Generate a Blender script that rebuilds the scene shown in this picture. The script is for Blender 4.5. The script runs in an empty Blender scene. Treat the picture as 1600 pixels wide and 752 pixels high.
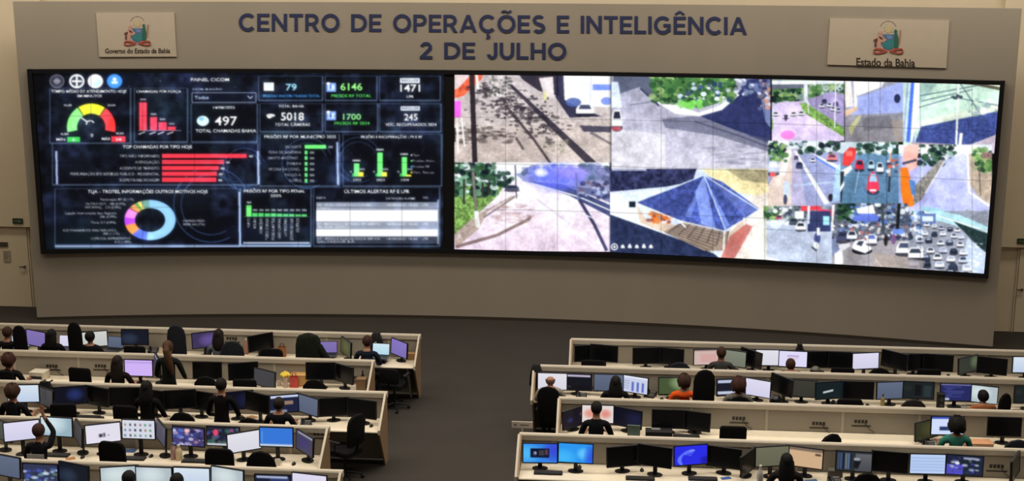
import bpy, bmesh, math, random
import numpy as np
from mathutils import Vector, Matrix
random.seed(7); RNG = np.random.RandomState(11)
SC = bpy.context.scene; COL = SC.collection; PI = math.pi

# ------------------------------------------------------------------ camera, light, exposure
F_PX, PITCH, YAW, ROLL, CAM_H = 1996.74, 0.21247, 0.078685, 0.004078, 8.06
_r = Vector((math.cos(YAW), math.sin(YAW), 0)); _f = Vector((-math.sin(YAW), math.cos(YAW), 0)); _u = Vector((0, 0, 1))
FWD = _f * math.cos(PITCH) - _u * math.sin(PITCH); _u2 = _u * math.cos(PITCH) + _f * math.sin(PITCH)
RIGHT = _r * math.cos(ROLL) + _u2 * math.sin(ROLL); UP = _u2 * math.cos(ROLL) - _r * math.sin(ROLL)
cam_d = bpy.data.cameras.new('camera'); cam = bpy.data.objects.new('camera', cam_d); COL.objects.link(cam)
cam_d.sensor_width = 36; cam_d.lens = F_PX / 1600 * 36; cam_d.clip_end = 200
cam.matrix_world = Matrix(((RIGHT.x, UP.x, -FWD.x, 0), (RIGHT.y, UP.y, -FWD.y, 0), (RIGHT.z, UP.z, -FWD.z, CAM_H), (0, 0, 0, 1)))
SC.camera = cam
SC.view_settings.view_transform = 'Standard'; SC.view_settings.look = 'None'
SC.view_settings.exposure = 0.0; SC.view_settings.gamma = 1.0; SC.view_settings.use_curve_mapping = False
W = bpy.data.worlds.new('room_air'); SC.world = W; W.use_nodes = True
W.node_tree.nodes['Background'].inputs[0].default_value = (1.0, 0.9, 0.78, 1)
W.node_tree.nodes['Background'].inputs[1].default_value = 0.07
def area(name, loc, sx, sy, power, col=(1.0, 0.915, 0.78), rot=(0, 0, 0), spread=180):
    d = bpy.data.lights.new(name, 'AREA'); d.shape = 'RECTANGLE'; d.size = sx; d.size_y = sy; d.energy = power; d.color = col; d.spread = math.radians(spread)
    o = bpy.data.objects.new(name, d); COL.objects.link(o); o.location = loc; o.rotation_euler = rot
    return o
area('ceiling_lamp_desks', (-2, 18.5, 10.4), 22, 3.0, 760, spread=120)
area('ceiling_lamp_desks_front', (-2, 12.5, 10.4), 22, 2.0, 420, spread=120)
area('ceiling_lamp_wall', (-2.5, 25.4, 10.0), 32, 1.0, 1000)

# ------------------------------------------------------------------ pixels of the photograph -> places in the room
def ray(px, py): return FWD + RIGHT * ((px - 800) / F_PX) - UP * ((py - 376) / F_PX)
EYE = Vector((0, 0, CAM_H))
def at_y(px, py, Y): d = ray(px, py); return EYE + d * (Y / d.y)
def at_z(px, py, Z): d = ray(px, py); return EYE + d * ((Z - CAM_H) / d.z)
ROW1, PITCH_ROW = 23.11, 1.677
def rowY(r): return ROW1 - (int(r[1]) - 1) * PITCH_ROW
def pxpm(Y): return F_PX / (Y * math.cos(PITCH) + 1.5)
ARC_X, ARC_Y, ARC_R = -3.2233, 28.4938, 49.4516            # the curved grey wall
ARC_C = (ARC_X, ARC_Y - ARC_R)
_F, _R, _U = np.array(FWD), np.array(RIGHT), np.array(UP)
def wall_hit(px, py, off=0.0):
    """points on the curved wall (off metres in front of it) seen at these pixels"""
    px = np.asarray(px, float); py = np.asarray(py, float)
    d = _F + _R * ((px - 800) / F_PX)[..., None] - _U * ((py - 376) / F_PX)[..., None]
    R = ARC_R - off; ox, oy = -ARC_C[0], -ARC_C[1]
    a = d[..., 0] ** 2 + d[..., 1] ** 2; b = 2 * (ox * d[..., 0] + oy * d[..., 1]); c = ox * ox + oy * oy - R * R
    t = (-b + np.sqrt(b * b - 4 * a * c)) / (2 * a)
    return np.array([0, 0, CAM_H]) + d * t[..., None]
def arc_pt(X, z, off=0.0):
    th = math.asin((X - ARC_X) / ARC_R); R = ARC_R - off
    return (ARC_C[0] + R * math.sin(th), ARC_C[1] + R * math.cos(th), z)

# ------------------------------------------------------------------ materials
MATS = {}
def lin(c): return tuple(((v / 255) / 12.92 if v / 255 <= .04045 else ((v / 255 + .055) / 1.055) ** 2.4) for v in c)
def mat(name, rgb, rough=.6, noise=0.0, nscale=30.0, metal=0.0, bump=0.0, spec=.4, stretch=None, alpha=1.0, trans=0.0):
    if name in MATS: return MATS[name]
    m = bpy.data.materials.new(name); m.use_nodes = True; nt = m.node_tree; b = nt.nodes['Principled BSDF']
    c = lin(rgb)
    b.inputs['Base Color'].default_value = (*c, 1); b.inputs['Roughness'].default_value = rough
    b.inputs['Metallic'].default_value = metal; b.inputs['Specular IOR Level'].default_value = spec
    b.inputs['Transmission Weight'].default_value = trans
    tc = nt.nodes.new('ShaderNodeTexCoord'); mp = nt.nodes.new('ShaderNodeMapping'); nz = nt.nodes.new('ShaderNodeTexNoise')
    nt.links.new(tc.outputs['Object'], mp.inputs[0]); nt.links.new(mp.outputs[0], nz.inputs['Vector'])
    if stretch: mp.inputs['Scale'].default_value = stretch
    nz.inputs['Scale'].default_value = nscale; nz.inputs['Detail'].default_value = 4
    rp = nt.nodes.new('ShaderNodeValToRGB'); n = max(noise, .02)
    rp.color_ramp.elements[0].position = .3; rp.color_ramp.elements[1].position = .7
    rp.color_ramp.elements[0].color = (*[v * (1 - n) for v in c], 1); rp.color_ramp.elements[1].color = (*[min(1, v * (1 + n)) for v in c], 1)
    nt.links.new(nz.outputs['Fac'], rp.inputs[0]); nt.links.new(rp.outputs[0], b.inputs['Base Color'])
    if bump:
        bp = nt.nodes.new('ShaderNodeBump'); bp.inputs['Strength'].default_value = bump; bp.inputs['Distance'].default_value = .01
        nt.links.new(nz.outputs['Fac'], bp.inputs['Height']); nt.links.new(bp.outputs[0], b.inputs['Normal'])
    MATS[name] = m; return m
def screen_mat(name='lit_screen', strength=1.0):
    if name in MATS: return MATS[name]
    m = bpy.data.materials.new(name); m.use_nodes = True; nt = m.node_tree; b = nt.nodes['Principled BSDF']
    at = nt.nodes.new('ShaderNodeAttribute'); at.attribute_name = 'picture'
    b.inputs['Base Color'].default_value = (.004, .004, .005, 1); b.inputs['Roughness'].default_value = .35; b.inputs['Specular IOR Level'].default_value = .2
    nt.links.new(at.outputs['Color'], b.inputs['Emission Color']); b.inputs['Emission Strength'].default_value = strength
    MATS[name] = m; return m
M_WALLGREY = mat('grey_wall_paint', (164, 153, 138), .75, .035, .35, stretch=(2.2, 2.2, .25))
M_CREAM = mat('cream_wall_paint', (228, 212, 184), .8, .02, 1.5)
M_FLOOR = mat('brown_grey_carpet', (60, 56, 52), .95, .05, 1.5, bump=.2, spec=.1)
M_RAIL = mat('cream_rail_laminate', (192, 181, 164), .5, .03, 12)
M_PANEL = mat('beige_partition_fabric', (151, 143, 130), .85, .05, 40, spec=.15)
M_TOP = mat('cream_desk_laminate', (232, 219, 196), .45, .03, 8)
M_WOOD = mat('brown_wood_laminate', (142, 114, 84), .5, .12, 6, stretch=(1, 1, 8))
M_BLACK = mat('black_plastic', (20, 20, 22), .45, .1, 30)
M_GLOSS = mat('black_glossy_screen', (13, 14, 17), .22, .05, 4, spec=.35)
M_FABRIC = mat('black_chair_fabric', (21, 20, 21), .92, .3, 60, bump=.2, spec=.1)
M_FABBLUE = mat('blue_grey_chair_fabric', (40, 41, 48), .92, .3, 60, bump=.2, spec=.1)
M_FABGREEN = mat('dark_green_jacket_cloth', (30, 33, 27), .95, .3, 25, bump=.3, spec=.1)
M_DGREY = mat('dark_grey_plastic', (58, 56, 55), .5, .08, 20)
M_GREY = mat('grey_plastic', (120, 118, 115), .5, .08, 20)
M_SILVER = mat('silver_metal', (170, 168, 165), .35, .03, 20, metal=.8)
M_WHITE = mat('white_plastic', (226, 222, 214), .45, .03, 20)
M_PAPER = mat('white_paper', (235, 228, 214), .8, .03, 20)
M_CHROME = mat('brushed_metal_handle', (110, 98, 80), .35, .1, 20, metal=.7)

# ------------------------------------------------------------------ mesh helper
class MB:
    def __init__(s): s.v = []; s.f = []; s.mi = []
    def add(s, vs, fs, mi=0):
        o = len(s.v); s.v += [tuple(p) for p in vs]; s.f += [tuple(i + o for i in f) for f in fs]; s.mi += [mi] * len(fs); return s
    def box(s, x0, x1, y0, y1, z0, z1, mi=0):
        vs = [(x, y, z) for z in (z0, z1) for y in (y0, y1) for x in (x0, x1)]
        return s.add(vs, [(0, 2, 3, 1), (4, 5, 7, 6), (0, 1, 5, 4), (2, 6, 7, 3), (0, 4, 6, 2), (1, 3, 7, 5)], mi)
    def loops(s, rings, mi=0, caps=True, closed=True):
        n = len(rings[0]); vs = [p for r in rings for p in r]; fs = []
        for k in range(len(rings) - 1):
            for i in range(n if closed else n - 1):
                j = (i + 1) % n; fs.append((k * n + i, k * n + j, (k + 1) * n + j, (k + 1) * n + i))
        if caps: fs.append(tuple(range(n - 1, -1, -1))); fs.append(tuple((len(rings) - 1) * n + i for i in range(n)))
        return s.add(vs, fs, mi)
    def prism_xz(s, pts, y0, y1, bev=0.0, mi=0):
        """outline in x,z extruded along y; bev rounds the two faces' rims"""
        if bev:
            cx = sum(p[0] for p in pts) / len(pts); cz = sum(p[1] for p in pts) / len(pts)
            def shr(d):
                out = []
                for x, z in pts:
                    l = math.hypot(x - cx, z - cz) or 1; out.append((x - (x - cx) / l * d, z - (z - cz) / l * d))
                return out
            sg = 1 if y1 > y0 else -1
            R = [[(x, y0, z) for x, z in shr(bev)], [(x, y0 + sg * bev * .3, z) for x, z in shr(bev * .3)], [(x, y0 + sg * bev, z) for x, z in pts],
                 [(x, y1 - sg * bev, z) for x, z in pts], [(x, y1 - sg * bev * .3, z) for x, z in shr(bev * .3)], [(x, y1, z) for x, z in shr(bev)]]
        else: R = [[(x, y0, z) for x, z in pts], [(x, y1, z) for x, z in pts]]
        return s.loops(R, mi)
    def prism_xy(s, pts, z0, z1, mi=0): return s.loops([[(x, y, z0) for x, y in pts], [(x, y, z1) for x, y in pts]], mi)
    def prism_yz(s, pts, x0, x1, mi=0): return s.loops([[(x0, y, z) for y, z in pts], [(x1, y, z) for y, z in pts]], mi)
    def tube(s, path, rad, n=8, mi=0):
        rings = []
        for i, p in enumerate(path):
            a = Vector(path[max(0, i - 1)]); b = Vector(path[min(len(path) - 1, i + 1)]); t = (b - a).normalized()
            u = t.cross(Vector((0, 0, 1)))
            if u.length < .05: u = t.cross(Vector((0, 1, 0)))
            u.normalize(); w = u.cross(t); r = rad[i] if isinstance(rad, (list, tuple)) else rad
            rings.append([tuple(Vector(p) + u * (r * math.cos(2 * PI * k / n)) + w * (r * math.sin(2 * PI * k / n))) for k in range(n)])
        return s.loops(rings, mi)
    def lathe(s, prof, n=16, c=(0, 0, 0), sx=1, sy=1, mi=0):
        return s.loops([[(c[0] + r * sx * math.cos(2 * PI * k / n), c[1] + r * sy * math.sin(2 * PI * k / n), c[2] + z) for k in range(n)] for r, z in prof], mi)
    def ell(s, c, rx, ry, rz, n=16, m=10, mi=0, lo=-PI / 2, hi=PI / 2):
        prof = [(max(.002, math.cos(lo + (hi - lo) * i / m)), math.sin(lo + (hi - lo) * i / m)) for i in range(m + 1)]
        return s.loops([[(c[0] + r * rx * math.cos(2 * PI * k / n), c[1] + r * ry * math.sin(2 * PI * k / n), c[2] + z * rz) for k in range(n)] for r, z in prof], mi)
    def mesh(s, name, mats, smooth=False):
        me = bpy.data.meshes.new(name); me.from_pydata(s.v, [], s.f); me.update()
        for m in (mats if isinstance(mats, (list, tuple)) else [mats]): me.materials.append(m)
        if any(s.mi): me.polygons.foreach_set('material_index', s.mi)
        bm = bmesh.new(); bm.from_mesh(me); bmesh.ops.recalc_face_normals(bm, faces=bm.faces); bm.to_mesh(me); bm.free()
        if smooth:
            me.polygons.foreach_set('use_smooth', [True] * len(me.polygons))
            try: me.set_sharp_from_angle(angle=math.radians(38))
            except Exception: pass
        return me
    def build(s, name, mats, parent=None, smooth=False): return link(name, s.mesh(name, mats, smooth), parent)
def link(name, me, parent=None, loc=None, rotz=None, rot=None):
    o = bpy.data.objects.new(name, me); COL.objects.link(o)
    if parent: o.parent = parent
    if loc: o.location = loc
    if rotz is not None: o.rotation_euler = (0, 0, rotz)
    if rot: o.rotation_euler = rot
    return o
def tag(o, label, cat, group=None):
    o['label'] = label; o['category'] = cat
    if group: o['group'] = group
    return o
def thing(name, label, cat, loc=(0, 0, 0), rotz=0.0, group=None):
    o = link(name, None, None, loc, rotz); o.empty_display_size = .1
    return tag(o, label, cat, group)
def struct(o): o['kind'] = 'structure'; return o
def rrect(x0, x1, z0, z1, r, n=4, top_only=False, rt=None):
    out = []; rt = rt or r
    for cx, cz, a0, q in ((x1 - rt, z1 - rt, 0, rt), (x0 + rt, z1 - rt, 90, rt), (x0 + r, z0 + r, 180, r), (x1 - r, z0 + r, 270, r)):
        for i in range(n + 1):
            a = math.radians(a0 + 90 * i / n); out.append((cx + q * math.cos(a), cz + q * math.sin(a)))
    return out

# ------------------------------------------------------------------ lettering from the built-in font
_gl = {}
def glyphs(text, bold=0.0):
    k = (text, bold)
    if k in _gl: return _gl[k]
    cu = bpy.data.curves.new('t', 'FONT'); cu.body = text; cu.resolution_u = 3; cu.offset = bold; cu.size = 1; cu.dimensions = '2D'; cu.fill_mode = 'FRONT'
    o = bpy.data.objects.new('t', cu); COL.objects.link(o); dg = bpy.context.evaluated_depsgraph_get(); dg.update()
    me = bpy.data.meshes.new_from_object(o.evaluated_get(dg)); me.calc_loop_triangles()
    v = np.array([tuple(p.co[:2]) for p in me.vertices]); t = [tuple(x.vertices) for x in me.loop_triangles]
    bpy.data.objects.remove(o); bpy.data.curves.remove(cu); bpy.data.meshes.remove(me)
    v[:, 0] -= v[:, 0].min(); _gl[k] = (v, t); return _gl[k]
CAP = 0.70

# ------------------------------------------------------------------ painting of what lit screens show
class Cv:
    def __init__(s, x0, y0, x1, y1, S=2, col=(0, 0, 0)):
        s.x0, s.y0, s.x1, s.y1, s.S = x0, y0, x1, y1, S
        s.w, s.h = int(round((x1 - x0) * S)), int(round((y1 - y0) * S)); s.a = np.empty((s.h, s.w, 3)); s.a[:] = np.array(col) / 255
        s.clip = None
    def _bb(s, xs, ys):
        X0 = max(0, int((min(xs) - s.x0) * s.S) - 1); X1 = min(s.w, int((max(xs) - s.x0) * s.S) + 2)
        Y0 = max(0, int((min(ys) - s.y0) * s.S) - 1); Y1 = min(s.h, int((max(ys) - s.y0) * s.S) + 2)
        if s.clip:
            c = s.clip; X0 = max(X0, int((c[0] - s.x0) * s.S)); X1 = min(X1, int((c[2] - s.x0) * s.S)); Y0 = max(Y0, int((c[1] - s.y0) * s.S)); Y1 = min(Y1, int((c[3] - s.y0) * s.S))
        return X0, X1, Y0, Y1
    def _grid(s, X0, X1, Y0, Y1):
        return np.meshgrid((np.arange(X0, X1) + .5) / s.S + s.x0, (np.arange(Y0, Y1) + .5) / s.S + s.y0)
    def _put(s, X0, X1, Y0, Y1, m, col, al):
        c = col if isinstance(col, np.ndarray) else np.array(col) / 255
        k = (m * al)[..., None]; s.a[Y0:Y1, X0:X1] = s.a[Y0:Y1, X0:X1] * (1 - k) + c * k
    def poly(s, pts, col, al=1.0, grad=None, noise=0, ns=3.0):
        xs = [p[0] for p in pts]; ys = [p[1] for p in pts]; b = s._bb(xs, ys)
        if b[0] >= b[1] or b[2] >= b[3]: return s
        gx, gy = s._grid(*b); m = np.zeros(gx.shape, bool); n = len(pts)
        for i in range(n):
            (xa, ya), (xb, yb) = pts[i], pts[(i + 1) % n]
            if ya == yb: continue
            c = ((ya > gy) != (yb > gy)) & (gx < (xb - xa) * (gy - ya) / (yb - ya) + xa); m ^= c
        c = np.array(col) / 255
        if grad:
            t = np.clip((gy - min(ys)) / max(1e-6, max(ys) - min(ys)), 0, 1)[..., None]; c = c * (1 - t) + np.array(grad) / 255 * t
        if noise:
            nz = vnoise(gx.shape, ns * s.S)[..., None]; c = np.clip(c * (1 + noise * (nz * 2 - 1)), 0, 1)
        s._put(*b, m.astype(float), np.asarray(c), al); return s
    def rect(s, x0, y0, x1, y1, col, al=1.0, grad=None, noise=0, ns=3.0): return s.poly([(x0, y0), (x1, y0), (x1, y1), (x0, y1)], col, al, grad, noise, ns)
    def line(s, pts, w, col, al=1.0):
        for (xa, ya), (xb, yb) in zip(pts, pts[1:]):
            l = math.hypot(xb - xa, yb - ya) or 1; nx, ny = -(yb - ya) / l * w / 2, (xb - xa) / l * w / 2
            s.poly([(xa + nx, ya + ny), (xb + nx, yb + ny), (xb - nx, yb - ny), (xa - nx, ya - ny)], col, al)
        return s
    def ell(s, cx, cy, rx, ry, col, al=1.0, soft=0.0):
        b = s._bb((cx - rx, cx + rx), (cy - ry, cy + ry))
        if b[0] >= b[1] or b[2] >= b[3]: return s
        gx, gy = s._grid(*b); d = ((gx - cx) / rx) ** 2 + ((gy - cy) / ry) ** 2
        m = np.clip(1 - d, 0, 1) if soft else (d < 1).astype(float); s._put(*b, m, col, al); return s
    def ring(s, cx, cy, rx, ry, q, a0, a1, col):
        n = 24; A = [math.radians(a0 + (a1 - a0) * i / n) for i in range(n + 1)]
        return s.poly([(cx + rx * math.cos(a), cy - ry * math.sin(a)) for a in A] + [(cx + rx * q * math.cos(a), cy - ry * q * math.sin(a)) for a in reversed(A)], col)
    def blobs(s, x0, y0, x1, y1, n, cols, r0, r1, al=.8, flat=.8):
        for i in range(n):
            r = RNG.uniform(r0, r1); s.ell(RNG.uniform(x0, x1), RNG.uniform(y0, y1), r, r * flat, cols[RNG.randint(len(cols))], al)
        return s
    def text(s, t, x, y, w, h, col, al=1.0, align='c', bold=.02, rot=0):
        v, tr = glyphs(t, bold); ww = v[:, 0].max()
        X = v[:, 0] / ww * w; Y = v[:, 1] / CAP * h; X = X - (w / 2 if align == 'c' else (w if align == 'r' else 0))
        if rot: X, Y = X * math.cos(rot) - Y * math.sin(rot), X * math.sin(rot) + Y * math.cos(rot)
        P = np.stack([x + X, y - Y], 1)
        for a, b, c in tr: s.poly([tuple(P[a]), tuple(P[b]), tuple(P[c])], col, al)
        return s
    def car(s, x, y, w, h, col, glass=(40, 45, 60)):
        s.ell(x, y + h * .42, w * .55, h * .2, (25, 25, 35), .7); s.poly([(x - w / 2, y + h * .35), (x - w / 2, y - h * .05), (x - w * .3, y - h * .45), (x + w * .3, y - h * .45), (x + w / 2, y - h * .05), (x + w / 2, y + h * .35)], col)
        s.poly([(x - w * .36, y - h * .02), (x - w * .25, y - h * .36), (x + w * .25, y - h * .36), (x + w * .36, y - h * .02)], glass); return s
    def blur(s, sig):
        r = int(3 * sig) + 1; k = np.exp(-np.arange(-r, r + 1) ** 2 / (2 * sig * sig)); k /= k.sum()
        p = np.pad(s.a, ((r, r), (0, 0), (0, 0)), 'edge'); s.a = sum(k[i] * p[i:i + s.h] for i in range(2 * r + 1))
        p = np.pad(s.a, ((0, 0), (r, r), (0, 0)), 'edge'); s.a = sum(k[i] * p[:, i:i + s.w] for i in range(2 * r + 1)); return s
    def sample(s, px, py):
        x = np.clip((px - s.x0) * s.S - .5, 0, s.w - 1.001); y = np.clip((py - s.y0) * s.S - .5, 0, s.h - 1.001)
        i = x.astype(int); j = y.astype(int); fx = (x - i)[..., None]; fy = (y - j)[..., None]; a = s.a
        return (a[j, i] * (1 - fx) + a[j, i + 1] * fx) * (1 - fy) + (a[j + 1, i] * (1 - fx) + a[j + 1, i + 1] * fx) * fy
def vnoise(shape, cell):
    out = np.zeros(shape); tot = 0
    for o in range(2):
        c = max(1.5, cell / 2 ** o); g = RNG.rand(int(shape[0] / c) + 3, int(shape[1] / c) + 3)
        y = np.arange(shape[0]) / c; x = np.arange(shape[1]) / c; i = y.astype(int); j = x.astype(int); fy = (y - i)[:, None]; fx = (x - j)[None]
        fy = fy * fy * (3 - 2 * fy); fx = fx * fx * (3 - 2 * fx)
        q = (g[i][:, j] * (1 - fx) + g[i][:, j + 1] * fx) * (1 - fy) + (g[i + 1][:, j] * (1 - fx) + g[i + 1][:, j + 1] * fx) * fy
        out += q / 2 ** o; tot += 1 / 2 ** o
    return out / tot
def to_lin(a): return np.where(a <= .04045, a / 12.92, ((a + .055) / 1.055) ** 2.4)
def picture_mesh(name, P, C, m):
    """P: rows x cols x 3 points, C: same in sRGB -> a grid mesh whose vertices carry the lit picture"""
    nr, nc = P.shape[:2]; me = bpy.data.meshes.new(name); nv = nr * nc; nf = (nr - 1) * (nc - 1)
    me.vertices.add(nv); me.vertices.foreach_set('co', P.reshape(-1).astype(np.float32))
    idx = np.arange(nv).reshape(nr, nc); q = np.stack([idx[:-1, :-1], idx[1:, :-1], idx[1:, 1:], idx[:-1, 1:]], -1).reshape(-1)
    me.loops.add(nf * 4); me.loops.foreach_set('vertex_index', q.astype(np.int32))
    me.polygons.add(nf); me.polygons.foreach_set('loop_start', np.arange(0, nf * 4, 4, dtype=np.int32))
    at = me.color_attributes.new('picture', 'FLOAT_COLOR', 'POINT')
    c = np.ones((nv, 4), np.float32); c[:, :3] = to_lin(np.clip(C.reshape(-1, 3), 0, 1)); at.data.foreach_set('color', c.reshape(-1))
    me.materials.append(m); me.update(calc_edges=True); me.validate(); return me
# ------------------------------------------------------------------ the room
YB = 28.62
struct(MB().box(-19, 15, 0, YB + .3, -.1, 0).build('floor', M_FLOOR))
struct(MB().box(-19, 15, YB, YB + .2, 0, 10.8).build('wall_back', M_CREAM))
struct(MB().box(-19.2, -19, 0, YB + .2, 0, 10.8).build('wall_left', M_CREAM))
struct(MB().box(15, 15.2, 0, YB + .2, 0, 10.8).build('wall_right', M_CREAM))
# upper wall stands a little proud of the door wall on both sides of the curved wall
struct(MB().box(-19, -13.0, YB - .14, YB, 1.98, 10.8).build('trim_1', M_CREAM))
struct(MB().box(8.3, 15, YB - .14, YB, 1.98, 10.8).build('trim_2', M_CREAM))
# the curved grey wall
NX = 90; XL, XR, ZT = -13.15, 8.246, 7.235
rings = []
for i in range(NX + 1):
    X = XL + (XR - XL) * i / NX
    rings.append([arc_pt(X, 0, 0), arc_pt(X, ZT, 0), arc_pt(X, ZT, -.12), arc_pt(X, 0, -.12)])
gw = struct(MB().loops(rings).build('wall_curved', M_WALLGREY))
bs = MB(); rings = []
for i in range(NX + 1):
    X = XL + (XR - XL) * i / NX
    rings.append([arc_pt(X, 0, .012), arc_pt(X, .07, .012), arc_pt(X, .07, .001), arc_pt(X, 0, .001)])
struct(bs.loops(rings).build('baseboard_curved', mat('dark_baseboard', (62, 54, 46), .6)))

def px_on(Y, x, y): p = at_y(x, y, Y); return p
# doors in the cream wall beside the curved wall
def door(name, x0, x1, hx, z1=1.94):
    d = struct(MB().box(x0, x1, YB - .05, YB - .002, .01, z1).build(name, M_CREAM))
    h = MB(); h.tube([(hx, YB - .05, 1.0), (hx, YB - .1, 1.0)], .025, 10); h.tube([(hx, YB - .1, 1.0), (hx - .12, YB - .11, 1.0)], .014, 8)
    h.build('door_handle', M_CHROME, d, True)
    f = MB()
    for a, b in ((x0 - .04, x0 - .012), (x1 + .012, x1 + .04)): f.box(a, b, YB - .035, YB - .002, 0, z1 + .02)
    f.build('door_frame', M_CREAM, d); return d
hp = at_y(38, 422, YB - .1); door('door_1', hp.x - .95, hp.x + .1, hp.x)
hp2 = at_y(1597, 458, YB - .1); door('door_2', hp2.x - .1, hp2.x + .95, hp2.x)
def plate(name, px, py, w, h, Y, m, label, cat, glyph=None):
    p = at_y(px, py, Y); t = thing(name, label, cat, (p.x, Y, p.z))
    MB().prism_xz(rrect(-w / 2, w / 2, -h / 2, h / 2, .01, 2), -.02, 0).build('plate', m, t)
    return t
SIGN_G = mat('dark_green_sign', (52, 66, 48), .5); SIGN_GL = mat('pale_green_sign_print', (130, 146, 118), .5)
t = plate('exit_sign', 28, 345.5, .25, .13, YB - .141, SIGN_G, 'small dark green exit sign on the cream wall above the door beside the dashboard end', 'sign')
g = MB(); g.box(-.09, .03, -.024, -.0201, -.006, .006); g.prism_xz([(.03, -.03), (.08, 0), (.03, .03)], -.024, -.0201); g.build('arrow', SIGN_GL, t)
t = plate('exit_sign', 1597, 377, .22, .12, YB - .141, SIGN_G, 'small dark sign on the cream wall at the camera feed end of the video wall', 'sign')
g = MB(); g.box(-.08, .03, -.024, -.0201, -.006, .006); g.prism_xz([(.03, -.03), (.07, 0), (.03, .03)], -.024, -.0201); g.build('arrow', SIGN_GL, t)
t = plate('door_sign', 4, 382, .26, .11, YB - .052, mat('brown_door_sign', (78, 70, 58), .5), 'dark nameplate fixed high on the cream door beside the dashboard end', 'sign')
t = plate('paper_notice', 11, 400, .17, .27, YB - .052, mat('grey_notice_paper', (176, 164, 142), .8), 'pale paper notice taped on the cream door below the nameplate', 'notice')
g = MB()
for k in range(6): g.box(-.06, .05 - .02 * (k % 3), -.0215, -.0201, .08 - k * .03, .09 - k * .03)
g.build('print', mat('faded_notice_print', (128, 118, 102), .8), t)

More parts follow.
